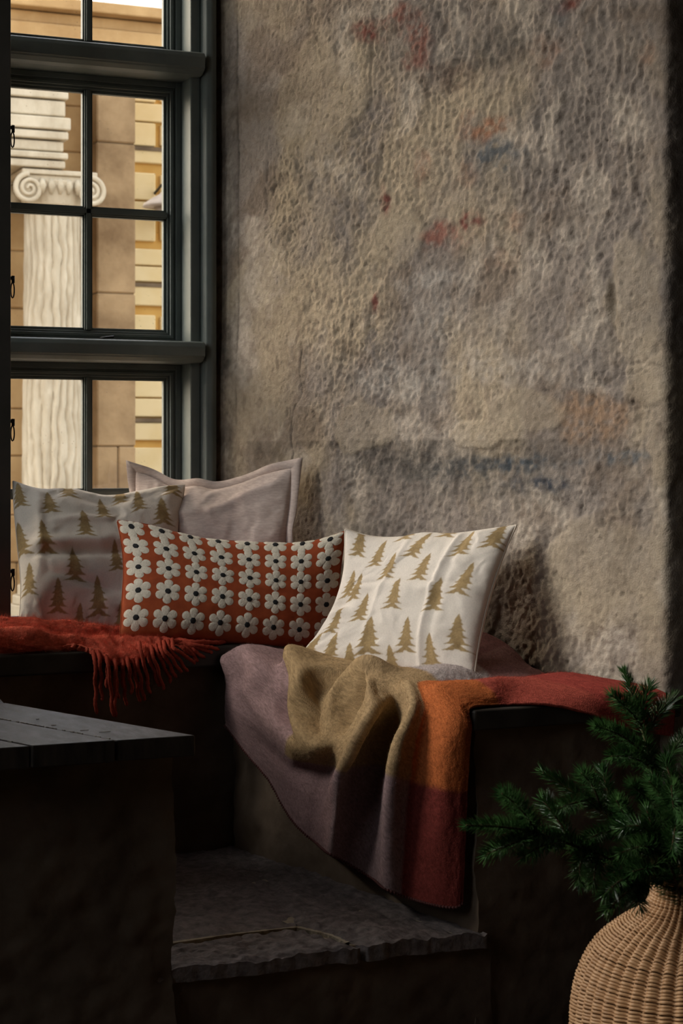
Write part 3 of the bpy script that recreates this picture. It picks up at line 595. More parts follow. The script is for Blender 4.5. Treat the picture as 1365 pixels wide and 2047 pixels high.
# ------------------------------------------------------------------ cushions
def resamp(pts, n): return crom(np.array(pts), n)
def pillow(name, top, bottom, left, right, tf, tb, n, m, material, crease=None, colour=None, seed=0, wr=0.006, flip=False, p=2.4, q=0.5, smooth=0):
    """cushion over a Coons patch bounded by four measured edges; v runs bottom to top, u left to right"""
    T, B, L, R = resamp(top, n), resamp(bottom, n), resamp(left, m), resamp(right, m)
    u = np.linspace(0, 1, n)[:, None, None]; v = np.linspace(0, 1, m)[None, :, None]
    S = (1 - v) * B[:, None] + v * T[:, None] + (1 - u) * L[None] + u * R[None] - ((1 - u) * (1 - v) * B[0] + u * (1 - v) * B[-1] + (1 - u) * v * T[0] + u * v * T[-1])
    for _ in range(smooth):
        S[1:-1, 1:-1] = (S[:-2, 1:-1] + S[2:, 1:-1] + S[1:-1, :-2] + S[1:-1, 2:]) / 4
    N = normals(S)
    if N[n // 2, m // 2] @ np.array([0, -1.0, 0.1]) < 0: N = -N
    for _ in range(20):
        N[1:-1, 1:-1] = (N[:-2, 1:-1] + N[2:, 1:-1] + N[1:-1, :-2] + N[1:-1, 2:] + N[1:-1, 1:-1]) / 5
    N /= np.linalg.norm(N, axis=2, keepdims=True)
    U, V = np.meshgrid(np.linspace(0, 1, n), np.linspace(0, 1, m), indexing='ij')
    prof = (np.clip(1 - np.abs(2 * U - 1) ** p, 0, 1) * np.clip(1 - np.abs(2 * V - 1) ** p, 0, 1)) ** q
    e = np.minimum(np.minimum(U, 1 - U), np.minimum(V, 1 - V)); soft = sstep(0, 0.08, e)
    w = wr * (fbm(U * 4 + 1.3 * fbm(U * 3, V * 3, seed), V * 4, seed + 1, 3) * 1.3 + 0.5 * (0.25 - np.abs(fbm(U * 5 + V * 2, V * 6 - U, seed + 2, 2)))) * soft
    w = w + wr * 0.45 * fbm(U * 18 + 4 * fbm(U * 2, V * 2, 4), V * 18, seed + 7, 2) * sstep(0.16, 0.0, e) * sstep(0, 0.02, e)
    if crease is not None: w = w + crease(U, V) * soft
    Fr = S + N * (tf * prof + w)[..., None]; Bk = S - N * (tb * prof + 0.5 * w)[..., None]
    idx = np.arange(n * m).reshape(n, m); bidx = idx.copy(); inner = bidx[1:-1, 1:-1]; bidx[1:-1, 1:-1] = n * m + np.arange(inner.size).reshape(inner.shape)
    VV = np.vstack([Fr.reshape(-1, 3), Bk[1:-1, 1:-1].reshape(-1, 3)])
    fq = gridq(n, m); f2 = bidx.ravel()[gridq(n, m)][:, ::-1]
    c = None
    if colour is not None:
        cf = colour(U, V); c = np.vstack([cf.reshape(-1, 3), cf[1:-1, 1:-1].reshape(-1, 3)])
    base = np.array([S[..., 0].mean(), S[..., 1].mean(), min(VV[:, 2])])
    o = mesh_np(name, VV - base, np.vstack([fq, f2]), material, None, True, c); o.location = base
    a = o.data.attributes.new('weave', 'FLOAT_VECTOR', 'POINT'); sx = np.linalg.norm(T[-1] - T[0]); sy = np.linalg.norm(L[-1] - L[0])
    uvw = np.stack([U * sx, V * sy, 0 * U], -1); wv = np.vstack([uvw.reshape(-1, 3), uvw[1:-1, 1:-1].reshape(-1, 3)]).astype(np.float32); a.data.foreach_set('vector', wv.ravel())
    edge = np.vstack([Fr[0, :], Fr[1:, -1], Fr[-1, -2::-1], Fr[-2:0:-1, 0]])
    return o, Fr, normals(Fr), edge, base
def px3(l): return [at(*q) for q in l]
# --- fir print
TREE = []                              # half outline, x as a share of the height, y from the base
for y, w_in, w_out in ((0.03, 0.05, 0.30), (0.20, 0.115, 0.255), (0.38, 0.095, 0.21), (0.55, 0.075, 0.165), (0.71, 0.055, 0.115), (0.85, 0.03, 0.065)):
    TREE += [(y, w_out * 1.22), (y + 0.055, w_out * 0.72), (y + 0.155, w_in * 1.15)]
def tree_mask(U, V, spots, sx, sy):
    ty = np.array([0.0, 0.03] + [a for t in TREE for a in [t[0] + .0005]] + [1.0]); 
    tw = np.array([0.0, 0.10] + [t[1] for t in TREE] + [0.0]); k = np.argsort(ty); ty, tw = ty[k], tw[k]
    M = np.zeros_like(U); X, Y = U * sx, V * sy
    for tu, tv, bu, bv in spots:
        b = np.array([bu * sx, bv * sy]); a = np.array([tu * sx, tv * sy]) - b; H = np.linalg.norm(a); a /= H; H = min(max(H, 0.09), 0.118)
        h = ((X - b[0]) * a[0] + (Y - b[1]) * a[1]) / H; s = ((X - b[0]) * a[1] - (Y - b[1]) * a[0]) / H
        hw = np.interp(h, ty, tw); droop = 0.12 * np.abs(s)
        hw = np.interp(h + droop * 0.9, ty, tw); inside = (h + droop > 0.0) & (h < 1) & (np.abs(s) < hw)
        if True: inside &= ~((h < 0.06) & (np.abs(s) < 0.10 - h))
        M = np.maximum(M, inside.astype(float))
    M = (M + np.roll(M, 1, 0) + np.roll(M, -1, 0) + np.roll(M, 1, 1) + np.roll(M, -1, 1)) / 5
    return M
CREAMC = np.array(srgb(222, 212, 202)); GOLD = np.array(srgb(160, 136, 98))
def tree_colour(spots, sx, sy):
    def f(U, V):
        M = tree_mask(U, V, spots, sx, sy)[..., None]
        g = GOLD * (1 + 0.25 * fbm(U * 120, V * 120, 3, 2))[..., None]
        return CREAMC * (1 - M) + g * M
    return f
M_tree = weave(mat('printed_cotton', (0.93, 0.93, 0.93), (1.05, 1.05, 1.05), scale=300, rough=0.9, spec=0.12, bump=0.3, bscale=500, bdist=0.0008, tint=True, sheen=0.15), 2200, 0.5, 0.0007)
M_linen = weave(mat('grey_linen', srgb(186, 168, 160), srgb(206, 190, 182), scale=60, rough=0.9, spec=0.1, bump=0.3, bscale=400, bdist=0.0008, sheen=0.15, stretch=(1, 1, 4)), 2600, 0.3, 0.0005)
M_rust = weave(mat('rust_cotton', srgb(146, 68, 40), srgb(164, 80, 46), scale=40, rough=0.85, spec=0.15, bump=0.2, bscale=300, bdist=0.0006, sheen=0.25), 2600, 0.2, 0.0004)
M_petal = mat('embroidered_petal', srgb(206, 196, 178), srgb(226, 218, 202), scale=240, rough=0.85, spec=0.2, bump=0.9, bscale=420, bdist=0.0012)
M_eye = mat('flower_eye', srgb(22, 24, 26), srgb(34, 36, 38), scale=300, rough=0.8, bump=0.6, bscale=500, bdist=0.001)
T1 = [(0.031, 0.958, 0.043, 0.788), (0.209, 0.905, 0.228, 0.727), (0.316, 1.029, 0.332, 0.87), (0.512, 0.883, 0.54, 0.72), (0.619, 0.998, 0.636, 0.863), (0.733, 0.926, 0.769, 0.767), (0.927, 1.051, 0.942, 0.893), (0.889, 0.845, 0.916, 0.668), (0.401, 0.768, 0.42, 0.562), (0.162, 0.664, 0.184, 0.444), (0.598, 0.566, 0.617, 0.356), (0.334, 0.494, 0.344, 0.269), (0.062, 0.384, 0.052, 0.177), (0.238, 0.285, 0.241, 0.074), (0.475, 0.32, 0.498, 0.072), (0.646, 0.155, 0.654, -0.032), (0.376, 0.082, 0.377, -0.058), (0.012, 0.684, 0.025, 0.44), (0.758, 0.655, 0.776, 0.458), (0.838, 0.404, 0.849, 0.217)]
T4 = [(0.094, 0.97, 0.093, 0.838), (0.262, 0.92, 0.25, 0.751), (0.394, 1.045, 0.386, 0.93), (0.521, 0.914, 0.497, 0.776), (0.638, 1.048, 0.63, 0.939), (0.792, 0.945, 0.797, 0.762), (0.943, 0.996, 0.947, 0.81), (0.395, 0.789, 0.387, 0.617), (0.617, 0.782, 0.614, 0.595), (0.902, 0.696, 0.884, 0.497), (0.17, 0.699, 0.172, 0.495), (0.282, 0.537, 0.299, 0.318), (0.493, 0.612, 0.504, 0.398), (0.76, 0.604, 0.772, 0.396), (0.094, 0.685, 0.107, 0.526), (0.128, 0.388, 0.123, 0.236), (0.384, 0.354, 0.432, 0.089), (0.63, 0.359, 0.653, 0.131), (0.919, 0.372, 0.93, 0.174), (0.184, 0.24, 0.213, 0.026), (0.315, 0.132, 0.37, -0.044), (0.556, 0.134, 0.602, -0.035), (0.785, 0.262, 0.811, 0.051), (0.051, 0.125, 0.041, 0.044)]
def seam(o, edge, base, r, material, name='seam'):
    m = MB(); e = np.vstack([edge, edge[:1]]) - base; m.tube(e[::3] if (len(e) - 1) % 3 == 0 else e[::2], r, 6, cap=False); return m.build(name, material, o, smooth=True)
# fir cushion leaning on the window
def crease1(U, V):
    c = -0.020 * np.exp(-((V - 0.46 - 0.13 * (U - .3)) / 0.035) ** 2) * sstep(0.0, 0.15, U) * sstep(0.85, 0.5, U)
    c += 0.016 * np.exp(-((V - 0.53 - 0.16 * (U - .3)) / 0.05) ** 2) * sstep(0.0, .2, U) * sstep(0.8, 0.5, U)
    c += -0.013 * np.exp(-((V - 0.30 + 0.20 * (U - .3)) / 0.03) ** 2) * sstep(0.1, 0.3, U) * sstep(0.7, 0.5, U)
    c += 0.010 * np.exp(-((V - 0.62 - 0.2 * U) / 0.03) ** 2) * sstep(0.15, .35, U) * sstep(0.7, 0.5, U)
    c += 0.014 * np.exp(-((U - 0.11 - 0.05 * V) / 0.04) ** 2) * sstep(.2, .5, V) * sstep(1., .8, V)
    c += -0.012 * np.exp(-((V - 0.88 - .3 * (U - .45) ** 2) / 0.04) ** 2 - ((U - .55) / .2) ** 2)
    return c
p1o, *_, ed, bs = pillow('cushion', px3([(26, 962, 4.73), (75, 978, 4.70), (150, 982, 4.67), (215, 995, 4.64), (290, 982, 4.62), (340, 972, 4.60), (369, 970, 4.59)]),
    px3([(38, 1256, 4.50), (120, 1264, 4.47), (240, 1270, 4.44), (345, 1272, 4.40)]), px3([(38, 1256, 4.50), (42, 1180, 4.55), (34, 1080, 4.63), (28, 1010, 4.69), (26, 962, 4.73)]),
    px3([(345, 1272, 4.40), (352, 1150, 4.47), (357, 1060, 4.53), (369, 970, 4.59)]), 0.085, 0.035, 330, 300, M_tree, crease1, tree_colour(T1, 0.46, 0.44), 11, 0.010)
thing(p1o, 'cream cushion printed with tan firs, leaning on the window behind the red throw', 'cushion', 'fir print cushions')
M_seam = mat('cream_seam', srgb(206, 194, 180), rough=0.9); seam(p1o, ed, bs, 0.0022, M_seam)
# fir cushion on the plaid blanket
def crease4(U, V):
    c = 0.0030 * np.exp(-((U - 0.40 + 0.03 * np.sin(V * 5)) / 0.02) ** 2) + 0.0045 * np.exp(-((U - 0.74 + 0.02 * V) / 0.018) ** 2) - 0.0026 * np.exp(-((U - 0.79 + 0.02 * V) / 0.02) ** 2)
    c += -0.0026 * np.exp(-((V - 0.63 + 0.06 * U) / 0.014) ** 2) * sstep(0.05, .2, U) + 0.0030 * np.exp(-((V - 0.585 + 0.06 * U) / 0.03) ** 2) * sstep(0.05, .2, U)
    c += -0.022 * np.exp(-((V - 0.47) / 0.035) ** 2) * sstep(0.22, 0.0, U) + 0.014 * np.exp(-((V - 0.41 + .1 * U) / 0.04) ** 2) * sstep(0.3, 0.0, U)
    c += 0.0026 * np.exp(-((V - 0.72 + 0.3 * (U - .8)) / 0.02) ** 2) * sstep(.72, .8, U) + 0.0026 * np.exp(-((V - 0.30 + 0.3 * (U - .8)) / 0.02) ** 2) * sstep(.72, .8, U)
    return c
p4o, *_, ed, bs = pillow('cushion', px3([(690, 1058, 3.93), (740, 1072, 3.90), (800, 1074, 3.85), (850, 1066, 3.80), (905, 1068, 3.74), (965, 1062, 3.68), (1032, 1050, 3.615)]),
    px3([(582, 1331, 3.93), (700, 1348, 3.80), (820, 1362, 3.67), (945, 1372, 3.51)]), px3([(582, 1331, 3.93), (640, 1265, 3.92), (668, 1212, 3.92), (686, 1150, 3.925), (690, 1058, 3.93)]),
    px3([(945, 1372, 3.51), (958, 1280, 3.54), (982, 1180, 3.57), (1006, 1110, 3.595), (1032, 1050, 3.615)]), 0.075, 0.05, 330, 300, M_tree, crease4, tree_colour(T4, 0.45, 0.42), 23, 0.007)
thing(p4o, 'cream cushion printed with tan firs, standing on the plaid blanket by the plaster wall', 'cushion', 'fir print cushions')
seam(p4o, ed, bs, 0.0022, M_seam)
# grey linen cushion with a flat border
p2o, Fr2, _, ed, bs = pillow('cushion', px3([(270, 940, 4.77), (310, 955, 4.73), (350, 974, 4.67), (400, 972, 4.60), (430, 978, 4.56), (480, 968, 4.50), (540, 945, 4.41), (586, 934, 4.345)]),
    px3([(290, 1244, 4.68), (380, 1262, 4.55), (470, 1270, 4.44), (570, 1284, 4.325)]), px3([(290, 1244, 4.68), (280, 1120, 4.68), (272, 1020, 4.72), (270, 940, 4.755)]),
    px3([(570, 1284, 4.325), (572, 1180, 4.33), (574, 1060, 4.335), (582, 990, 4.34), (586, 934, 4.345)]), 0.075, 0.05, 120, 120, M_linen,
    lambda U, V: 0.008 * np.exp(-((V - 0.8 - 0.25 * (U - 0.5)) / 0.04) ** 2) * sstep(.1, .4, U) - 0.008 * np.exp(-((U - 0.45 + .2 * V) / 0.05) ** 2) * sstep(.5, .9, V), None, 31, 0.009)
thing(p2o, 'plain grey-beige linen cushion with a flat border, in the corner behind the others', 'cushion')
cen = ed.mean(0); dU = Fr2[-1, 60] - Fr2[0, 60]; dU /= np.linalg.norm(dU); dV = Fr2[60, -1] - Fr2[60, 0]; dV /= np.linalg.norm(dV)
fo = np.vstack([np.tile(-dU, (120, 1)), np.tile(dV, (119, 1)), np.tile(dU, (119, 1)), np.tile(-dV, (118, 1))])
for k_, v_ in ((0, -dU - dV), (119, dV - dU), (238, dU + dV), (357, dU - dV)): fo[k_] = v_ * 1.25
for k_ in (0, 119, 238, 357):
    for q_ in (-3, -2, -1, 1, 2, 3): fo[(k_ + q_) % len(fo)] = fo[(k_ + q_) % len(fo)] * abs(q_) / 4 + fo[k_] * (1 - abs(q_) / 4)
nr = np.cross(ed[len(ed) // 4] - cen, ed[0] - cen); nr /= np.linalg.norm(nr); ph = np.linspace(0, 2 * math.pi, len(ed))
wob = (0.004 * np.sin(ph * 9) + 0.003 * np.sin(ph * 17 + 1))[:, None] * nr
rows_ = [ed - bs - fo * 0.004, ed - bs + fo * 0.010 + wob * .4, ed - bs + fo * 0.021 + wob]
G = np.stack([np.vstack([r, r[:1]]) for r in rows_], 1)
fo_ = mesh_np('flat_border', G, gridq(len(ed) + 1, 3), M_linen, p2o); md = fo_.modifiers.new('thick', 'SOLIDIFY'); md.thickness = 0.003
# rust cushion with embroidered flowers
p3o, Fr3, Nr3, ed, bs = pillow('cushion', px3([(234, 1040, 4.38), (290, 1048, 4.36), (350, 1064, 4.345), (400, 1076, 4.33), (470, 1082, 4.305), (550, 1086, 4.275), (610, 1085, 4.245), (655, 1074, 4.215), (690, 1062, 4.19)]),
    px3([(240, 1274, 4.27), (340, 1284, 4.25), (480, 1290, 4.225), (590, 1294, 4.20), (668, 1290, 4.18)]), px3([(240, 1274, 4.27), (244, 1200, 4.31), (247, 1130, 4.35), (242, 1080, 4.37), (234, 1040, 4.38)]),
    px3([(668, 1290, 4.18), (672, 1220, 4.183), (680, 1140, 4.187), (690, 1062, 4.19)]), 0.080, 0.035, 170, 120, M_rust, None, None, 41, 0.003, smooth=400)
thing(p3o, 'long rust-red cushion embroidered with rows of cream six-petalled flowers', 'cushion')
if (Nr3[85, 60] @ np.array([0, -1., .1])) < 0: Nr3 = -Nr3
seam(p3o, ed, bs, 0.0020, M_rust)
def samp(A, u, v):
    n, m = A.shape[:2]; x = np.clip(u, 0, 1) * (n - 1); y = np.clip(v, 0, 1) * (m - 1); i = np.clip(x.astype(int), 0, n - 2); j = np.clip(y.astype(int), 0, m - 2); fx = (x - i)[..., None]; fy = (y - j)[..., None]
    return (A[i, j] * (1 - fx) + A[i + 1, j] * fx) * (1 - fy) + (A[i, j + 1] * (1 - fx) + A[i + 1, j + 1] * fx) * fy
SX, SY = 0.60, 0.335
def flower(cu, cv, rot, R=0.0345):
    nt, nr_ = 72, 9; t = np.linspace(0, 2 * math.pi, nt, endpoint=False); k = np.linspace(0.0, 1, nr_)
    pet = np.abs(np.cos(3 * t)) ** 0.5; rad = R * (0.60 + 0.40 * pet)
    TT, K = np.meshgrid(t, k, indexing='ij'); RR = K * rad[:, None]
    u = cu + RR * np.cos(TT + rot) / SX; v = cv + RR * np.sin(TT + rot) / SY * 1.0
    ok = (u > -0.02) & (u < 1.02) & (v > -.02) & (v < 1.02)
    hgt = 0.0016 * (0.55 + 0.45 * np.abs(np.cos(3 * TT)) ** 0.5) * (1 - K ** 8) + 0.0005 * np.sin(K * 26) * (1 - K ** 6) + 0.0003
    P = samp(Fr3, u, v) + samp(Nr3, u, v) * hgt[..., None] - bs
    idx = np.arange(nt * nr_).reshape(nt, nr_); ii = np.arange(nt); jj = np.arange(nr_ - 1); I, J_ = np.meshgrid(ii, jj, indexing='ij')
    q = np.stack([idx[I, J_], idx[(I + 1) % nt, J_], idx[(I + 1) % nt, J_ + 1], idx[I, J_ + 1]], -1).reshape(-1, 4)
    f = mesh_np('embroidered_flower', P, q, M_petal, p3o)
    k2 = np.linspace(0, 1, 5); TT, K = np.meshgrid(t[::3], k2, indexing='ij'); RR = K * 0.0088; u = cu + RR * np.cos(TT) / SX; v = cv + RR * np.sin(TT) / SY
    P = samp(Fr3, u, v) + samp(Nr3, u, v) * (0.0022 + 0.0013 * np.sqrt(np.clip(1 - K ** 2, 0, 1)) - 0.0016 * (K > .99))[..., None] - bs
    nt2 = len(t[::3]); idx = np.arange(nt2 * 5).reshape(nt2, 5); I, J_ = np.meshgrid(np.arange(nt2), np.arange(4), indexing='ij')
    mesh_np('flower_eye', P, np.stack([idx[I, J_], idx[(I + 1) % nt2, J_], idx[(I + 1) % nt2, J_ + 1], idx[I, J_ + 1]], -1).reshape(-1, 4), M_eye, f)
for i in range(8):
    for j in range(5):
        flower(0.060 + 0.1262 * i + 0.004 * math.sin(j), (0.145, 0.365, 0.575, 0.775, 0.955)[j], math.pi / 6 * 1 + 0.06 * math.sin(3 * i + j))
# ------------------------------------------------------------------ plaid wool blanket over the right bench
def bedge(Y, z, off=0.0, ins=0.0):          # point over the bench's inner edge, moved out (off) or in (ins) across the bench
    x = BI0[0] + (BI1[0] - BI0[0]) * (Y - BI0[1]) / (BI1[1] - BI0[1]); return np.array([x - off + ins, Y + 0.2 * ins, z])
def wallx(Y): return W0[0] + (W1[0] - W0[0]) * (Y - W0[1]) / (W1[1] - W0[1])
def hg(px, py, off): return atline(px, py, BI0, BI1, off)
cols = [
 #  hanging rows hem..top                                                                       Yedge  zedge  offe  z(r6) z(r7) z(r8)
 ([(926,1806,.002),(930,1712,.002),(934,1616,.002),(938,1520,.002),(943,1452,.002)],           3.266, .757, .004, .757, .752, .752),
 ([(908,1815,.018),(912,1718,.020),(916,1618,.022),(920,1520,.024),(930,1442,.022)],           3.285, .772, .018, .775, .768, .768),
 ([(866,1810,.040),(872,1712,.046),(878,1612,.050),(884,1512,.052),(896,1426,.042)],           3.335, .792, .026, .796, .790, .785),
 ([(815,1795,.046),(822,1700,.050),(830,1600,.056),(842,1500,.056),(858,1418,.046)],           3.385, .792, .026, .788, .785, .782),
 ([(770,1775,.080),(774,1680,.092),(778,1580,.104),(792,1490,.106),(820,1412,.072)],           3.440, .798, .030, .774, .766, .768),
 ([(748,1757,.010),(750,1660,.010),(754,1565,.012),(767,1485,.014),(795,1415,.020)],           3.490, .780, .016, .800, .795, .780),
 ([(702,1730,.028),(705,1650,.034),(710,1560,.042),(727,1480,.060),(762,1410,.056)],           3.535, .790, .026, .806, .808, .795),
 ([(656,1706,.084),(664,1640,.098),(678,1565,.112),(704,1485,.124),(736,1410,.088)],           3.590, .810, .032, .800, .785, .830),
 ([(630,1683,.016),(640,1615,.018),(655,1552,.012),(668,1492,.100),(690,1425,.050)],           3.670, .772, .010, .768, .772, .855),
 ([(605,1663,.016),(612,1592,.018),(620,1540,.010),(628,1500,.118),(640,1430,.074)],           3.765, .776, .026, .806, .775, .860),
 ([(570,1622,.014),(576,1562,.018),(580,1530,.012),(588,1484,.105),(598,1412,.070)],           3.855, .832, .044, .796, .770, .820),
 ([(535,1562,.014),(540,1522,.018),(545,1500,.012),(550,1458,.075),(557,1395,.050)],           3.940, .776, .012, .772, .768, .790),
 ([(492,1508,.014),(494,1482,.020),(498,1452,.030),(505,1412,.048),(512,1366,.040)],           4.050, .812, .034, .800, .768, .780),
 ([(450,1450,.010),(450,1436,.012),(450,1415,.014),(450,1385,.018),(450,1355,.016)],           4.185, .776, .010, .775, .765, .770),
]
C = []
for k, (hang, Ye, ze, oe, z6, z7, z8) in enumerate(cols):
    row = [hg(*h) for h in hang] + [bedge(Ye, ze, oe)]
    wx = wallx(Ye) - 0.03; ins = wx - bedge(Ye, 0)[0]
    p6 = bedge(Ye, z6, ins=0.075); p7 = bedge(Ye, z7, ins=ins * 0.52); p8 = bedge(Ye, z8, ins=ins * 0.93); p65 = bedge(Ye, (z6 + z7) / 2 + .003, ins=(0.075 + ins * .52) / 2)
    if k == 0: p7 = np.array([1.985, 3.240, 0.725]); p8 = np.array([2.17, 3.232, 0.672]); p65 = np.array([1.87, 3.258, .757])
    if k == 1: p7 = np.array([1.985, 3.262, .768]); p8 = np.array([2.165, 3.250, .760])
    row += [p6, p65, p7, (np.array([2.08, 3.252, .766]) if k == 1 else bedge(Ye, (z7 + z8) / 2 + .006, ins=ins * .75)) if k else np.array([2.08, 3.234, .69]), p8]
    C.append(row)
C = np.array(C)
nB, mB = 330, 330
P = upsample(C, nB, mB)
Nn = normals(P)
if Nn[20, 60] @ np.array([-1., -.2, .2]) < 0: Nn = -Nn
Uc, Vc = np.meshgrid(np.linspace(0, 1, nB), np.linspace(0, 1, mB), indexing='ij')
fold = np.zeros_like(Uc)
for amp, sg, pts in [(.017, .022, [(.60, .53), (.68, .514), (.735, .444), (.781, .398), (.754, .345), (.70, .312)]), (-.028, .019, [(.60, .56), (.665, .50), (.702, .445), (.72, .395), (.69, .362)]),
                     (.019, .019, [(.48, .545), (.54, .52), (.612, .489), (.648, .441), (.66, .40)]), (-.026, .018, [(.50, .50), (.56, .455), (.60, .407), (.61, .35)]),
                     (.014, .028, [(.839, .50), (.90, .432), (.933, .356), (.897, .295)]), (-.026, .020, [(.82, .47), (.812, .435), (.836, .368), (.796, .31)]),
                     (.012, .020, [(.40, .44), (.46, .41), (.505, .374), (.529, .28), (.559, .176), (.602, .055)]), (-.014, .025, [(.37, .38), (.38, .307), (.395, .204), (.413, .106)]), (.010, .02, [(.28, .46), (.30, .36), (.305, .2), (.31, .03)])]:
    d2 = np.zeros(Uc.shape); L_ = crom(np.array(pts), 70)
    for t_, q_ in zip(np.linspace(0, 1, 70), L_): d2 = np.maximum(d2, np.sin(math.pi * (0.04 + 0.92 * t_)) ** 0.7 * np.exp(-((Uc - q_[0]) ** 2 + (Vc - q_[1]) ** 2) / (sg * sg)))
    fold += 1.35 * amp * d2
P = P + Nn * fold[..., None]; Nn2 = normals(P); Nn = Nn2 if Nn2[20, 60] @ Nn[20, 60] > 0 else -Nn2
P = P + Nn * (0.006 * fbm(Uc * 6, Vc * 6, 70, 3) + 0.0012 * fbm(Uc * 60, Vc * 60, 71, 2))[..., None]
# plaid: bands across (T) and along (L)
jt = Uc + 0.004 * fbm(Uc * 40, Vc * 40, 72, 2); jl = Vc + 0.004 * fbm(Uc * 40, Vc * 40, 73, 2)
pal = [[(118, 54, 48), (182, 102, 58), (160, 76, 64), (150, 66, 58)],      # near band: red, orange, red
       [(142, 120, 120), (162, 136, 102), (178, 166, 163), (148, 112, 108)],   # middle band: mauve, olive, lilac, rose
       [(140, 114, 113), (160, 134, 99), (172, 154, 152), (128, 90, 87)],
       [(142, 116, 114), (156, 128, 126), (142, 104, 102), (122, 82, 80)]]       # far band: plum, pink mauve
tb = [0.252, 0.545, 0.800]; lb_ = [0.235, 0.595, 0.80]
col = np.zeros(P.shape)
wt = [sstep(-.006, .006, jt - b) for b in tb]; wl = [sstep(-.008, .008, jl - (b + (0.0))) for b in lb_]
def mixsel(w, vals):
    o = np.broadcast_to(vals[0], P.shape).copy()
    for k in range(len(w)): o = o + (vals[k + 1] - o) * w[k][..., None]
    return o
col = mixsel(wt, [mixsel(wl, [np.array(srgb(*c)) for c in r]) for r in pal])
sp = 1 + 0.55 * fbm(Uc * 260, Vc * 300, 74, 2); col = np.clip(col * sp[..., None], 0, 1)
bo = np.array([1.62, 3.6, 0.75])
M_wool = weave(mat('plaid_wool', (0.9, 0.9, 0.9), (1.1, 1.1, 1.1), scale=350, rough=0.95, spec=0.05, bump=0.9, bscale=420, bdist=0.002, tint=True, sheen=0.35), 1500, 0.3, 0.0006)
bl = mesh_np('blanket', P - bo, gridq(nB, mB), M_wool, None, True, col); bl.location = bo
md = bl.modifiers.new('thick', 'SOLIDIFY'); md.thickness = 0.006; md.offset = -1
thing(bl, 'thick plaid wool blanket in mauve, olive and orange draped over the right bench', 'blanket')
# stitched hem
hem = crom(P[:, 0] - bo, 900); q = MB(); ph = np.arange(900) * 1.1; q.tube(hem, 0.0028 + 0.0012 * np.sin(ph), 5, cap=False); q.build('stitched_hem', mat('hem_yarn', srgb(84, 50, 48), srgb(100, 62, 58), rough=0.95), bl, smooth=True)
def fuzz(name, P, N, col, n, L, w, material, parent, base, lean=0.8, mask=None):
    """short loose fibres standing off a cloth, joined in one mesh"""
    a, b = P.shape[:2]; i = rng.integers(1, a - 1, n); j = rng.integers(1, b - 1, n)
    p = P[i, j] + (P[i - 1, j] - P[i, j]) * rng.random(n)[:, None] + (P[i, j - 1] - P[i, j]) * rng.random(n)[:, None]; nn = N[i, j]
    d = nn + lean * rng.normal(size=(n, 3)); d /= np.linalg.norm(d, axis=1)[:, None]; ln = L * (0.4 + rng.random(n))[:, None]
    d2 = d + 0.6 * rng.normal(size=(n, 3)); d2 /= np.linalg.norm(d2, axis=1)[:, None]
    s = np.cross(d, rng.normal(size=(n, 3))); s /= np.linalg.norm(s, axis=1)[:, None]
    m_ = p + d * ln * 0.5; e = m_ + d2 * ln * 0.5
    V = np.stack([p - s * w, p + s * w, m_ + s * w * .7, m_ - s * w * .7, e], 1) - base
    k = np.arange(n)[:, None] * 5; F3 = np.vstack([k + [0, 1, 2], k + [0, 2, 3], k + [3, 2, 4]])
    c = np.repeat(col[i, j], 5, 0) if col is not None else None
    o = mesh_np(name, V.reshape(-1, 3), F3, material, parent, True, c); o['kind'] = 'stuff'; return o
M_fib = mat('wool_fibre', (0.95, 0.95, 0.95), (1.1, 1.1, 1.1), scale=100, rough=1.0, spec=0.0, tint=True, sheen=0.3)
fuzz('wool_fuzz', P, Nn, col, 42000, 0.0055, 0.00016, M_fib, bl, bo)

# ------------------------------------------------------------------ red mohair throw with fringe on the window bench
tr = [(-70, 1240, 1252, 1260, 1286, 1303), (0, 1238, 1253, 1263, 1290, 1306), (60, 1239, 1255, 1264, 1291, 1308), (120, 1240, 1262, 1270, 1296, 1312), (170, 1244, 1266, 1277, 1302, 1318),
      (210, 1250, 1270, 1284, 1308, 1326), (245, 1254, 1272, 1287, 1310, 1330), (275, 1258, 1271, 1285, 1303, 1322), (305, 1268, 1275, 1285, 1298, 1312), (330, 1281, 1285, 1289, 1295, 1303)]
Yr = [4.345, 4.305, 4.240, 4.196, 4.180]
C = []
for k, t in enumerate(tr):
    p1 = at(t[0], t[1], Yr[0]); p0 = p1.copy(); p0[1] += 0.06; p0[2] = 0.815
    hangs = sstep(150, 200, t[0])
    row = [p0, p1] + [at(t[0], t[1 + i], Yr[i] - (0.012 * hangs if i >= 3 else 0)) for i in range(1, 5)]
    if hangs < 0.5: row[4][1] = 4.208; row[5] = at(t[0], t[5], 4.215); row[5][2] = max(row[5][2], 0.803)
    C.append(row)
C = np.array(C); n_, m_ = 220, 120
P = upsample(C, n_, m_); U2, V2 = np.meshgrid(np.linspace(0, 1, n_), np.linspace(0, 1, m_), indexing='ij')
Nn = normals(P)
if Nn[80, 50] @ np.array([0, -.3, 1.]) < 0: Nn = -Nn
P = P + Nn * (0.016 * fbm(U2 * 5, V2 * 3.2, 80, 3) + 0.008 * fbm(U2 * 14 - V2 * 6, V2 * 5, 81, 3) - 0.014 * np.exp(-((V2 - 0.42 - 0.05 * np.sin(U2 * 7)) / 0.06) ** 2) + 0.010 * np.exp(-((V2 - 0.60 - 0.04 * np.sin(U2 * 7)) / 0.08) ** 2))[..., None]; P[..., 2] = np.where(P[..., 1] > 4.2, np.maximum(P[..., 2], 0.8025), P[..., 2])
to = np.array([1.2, 4.3, 0.80])
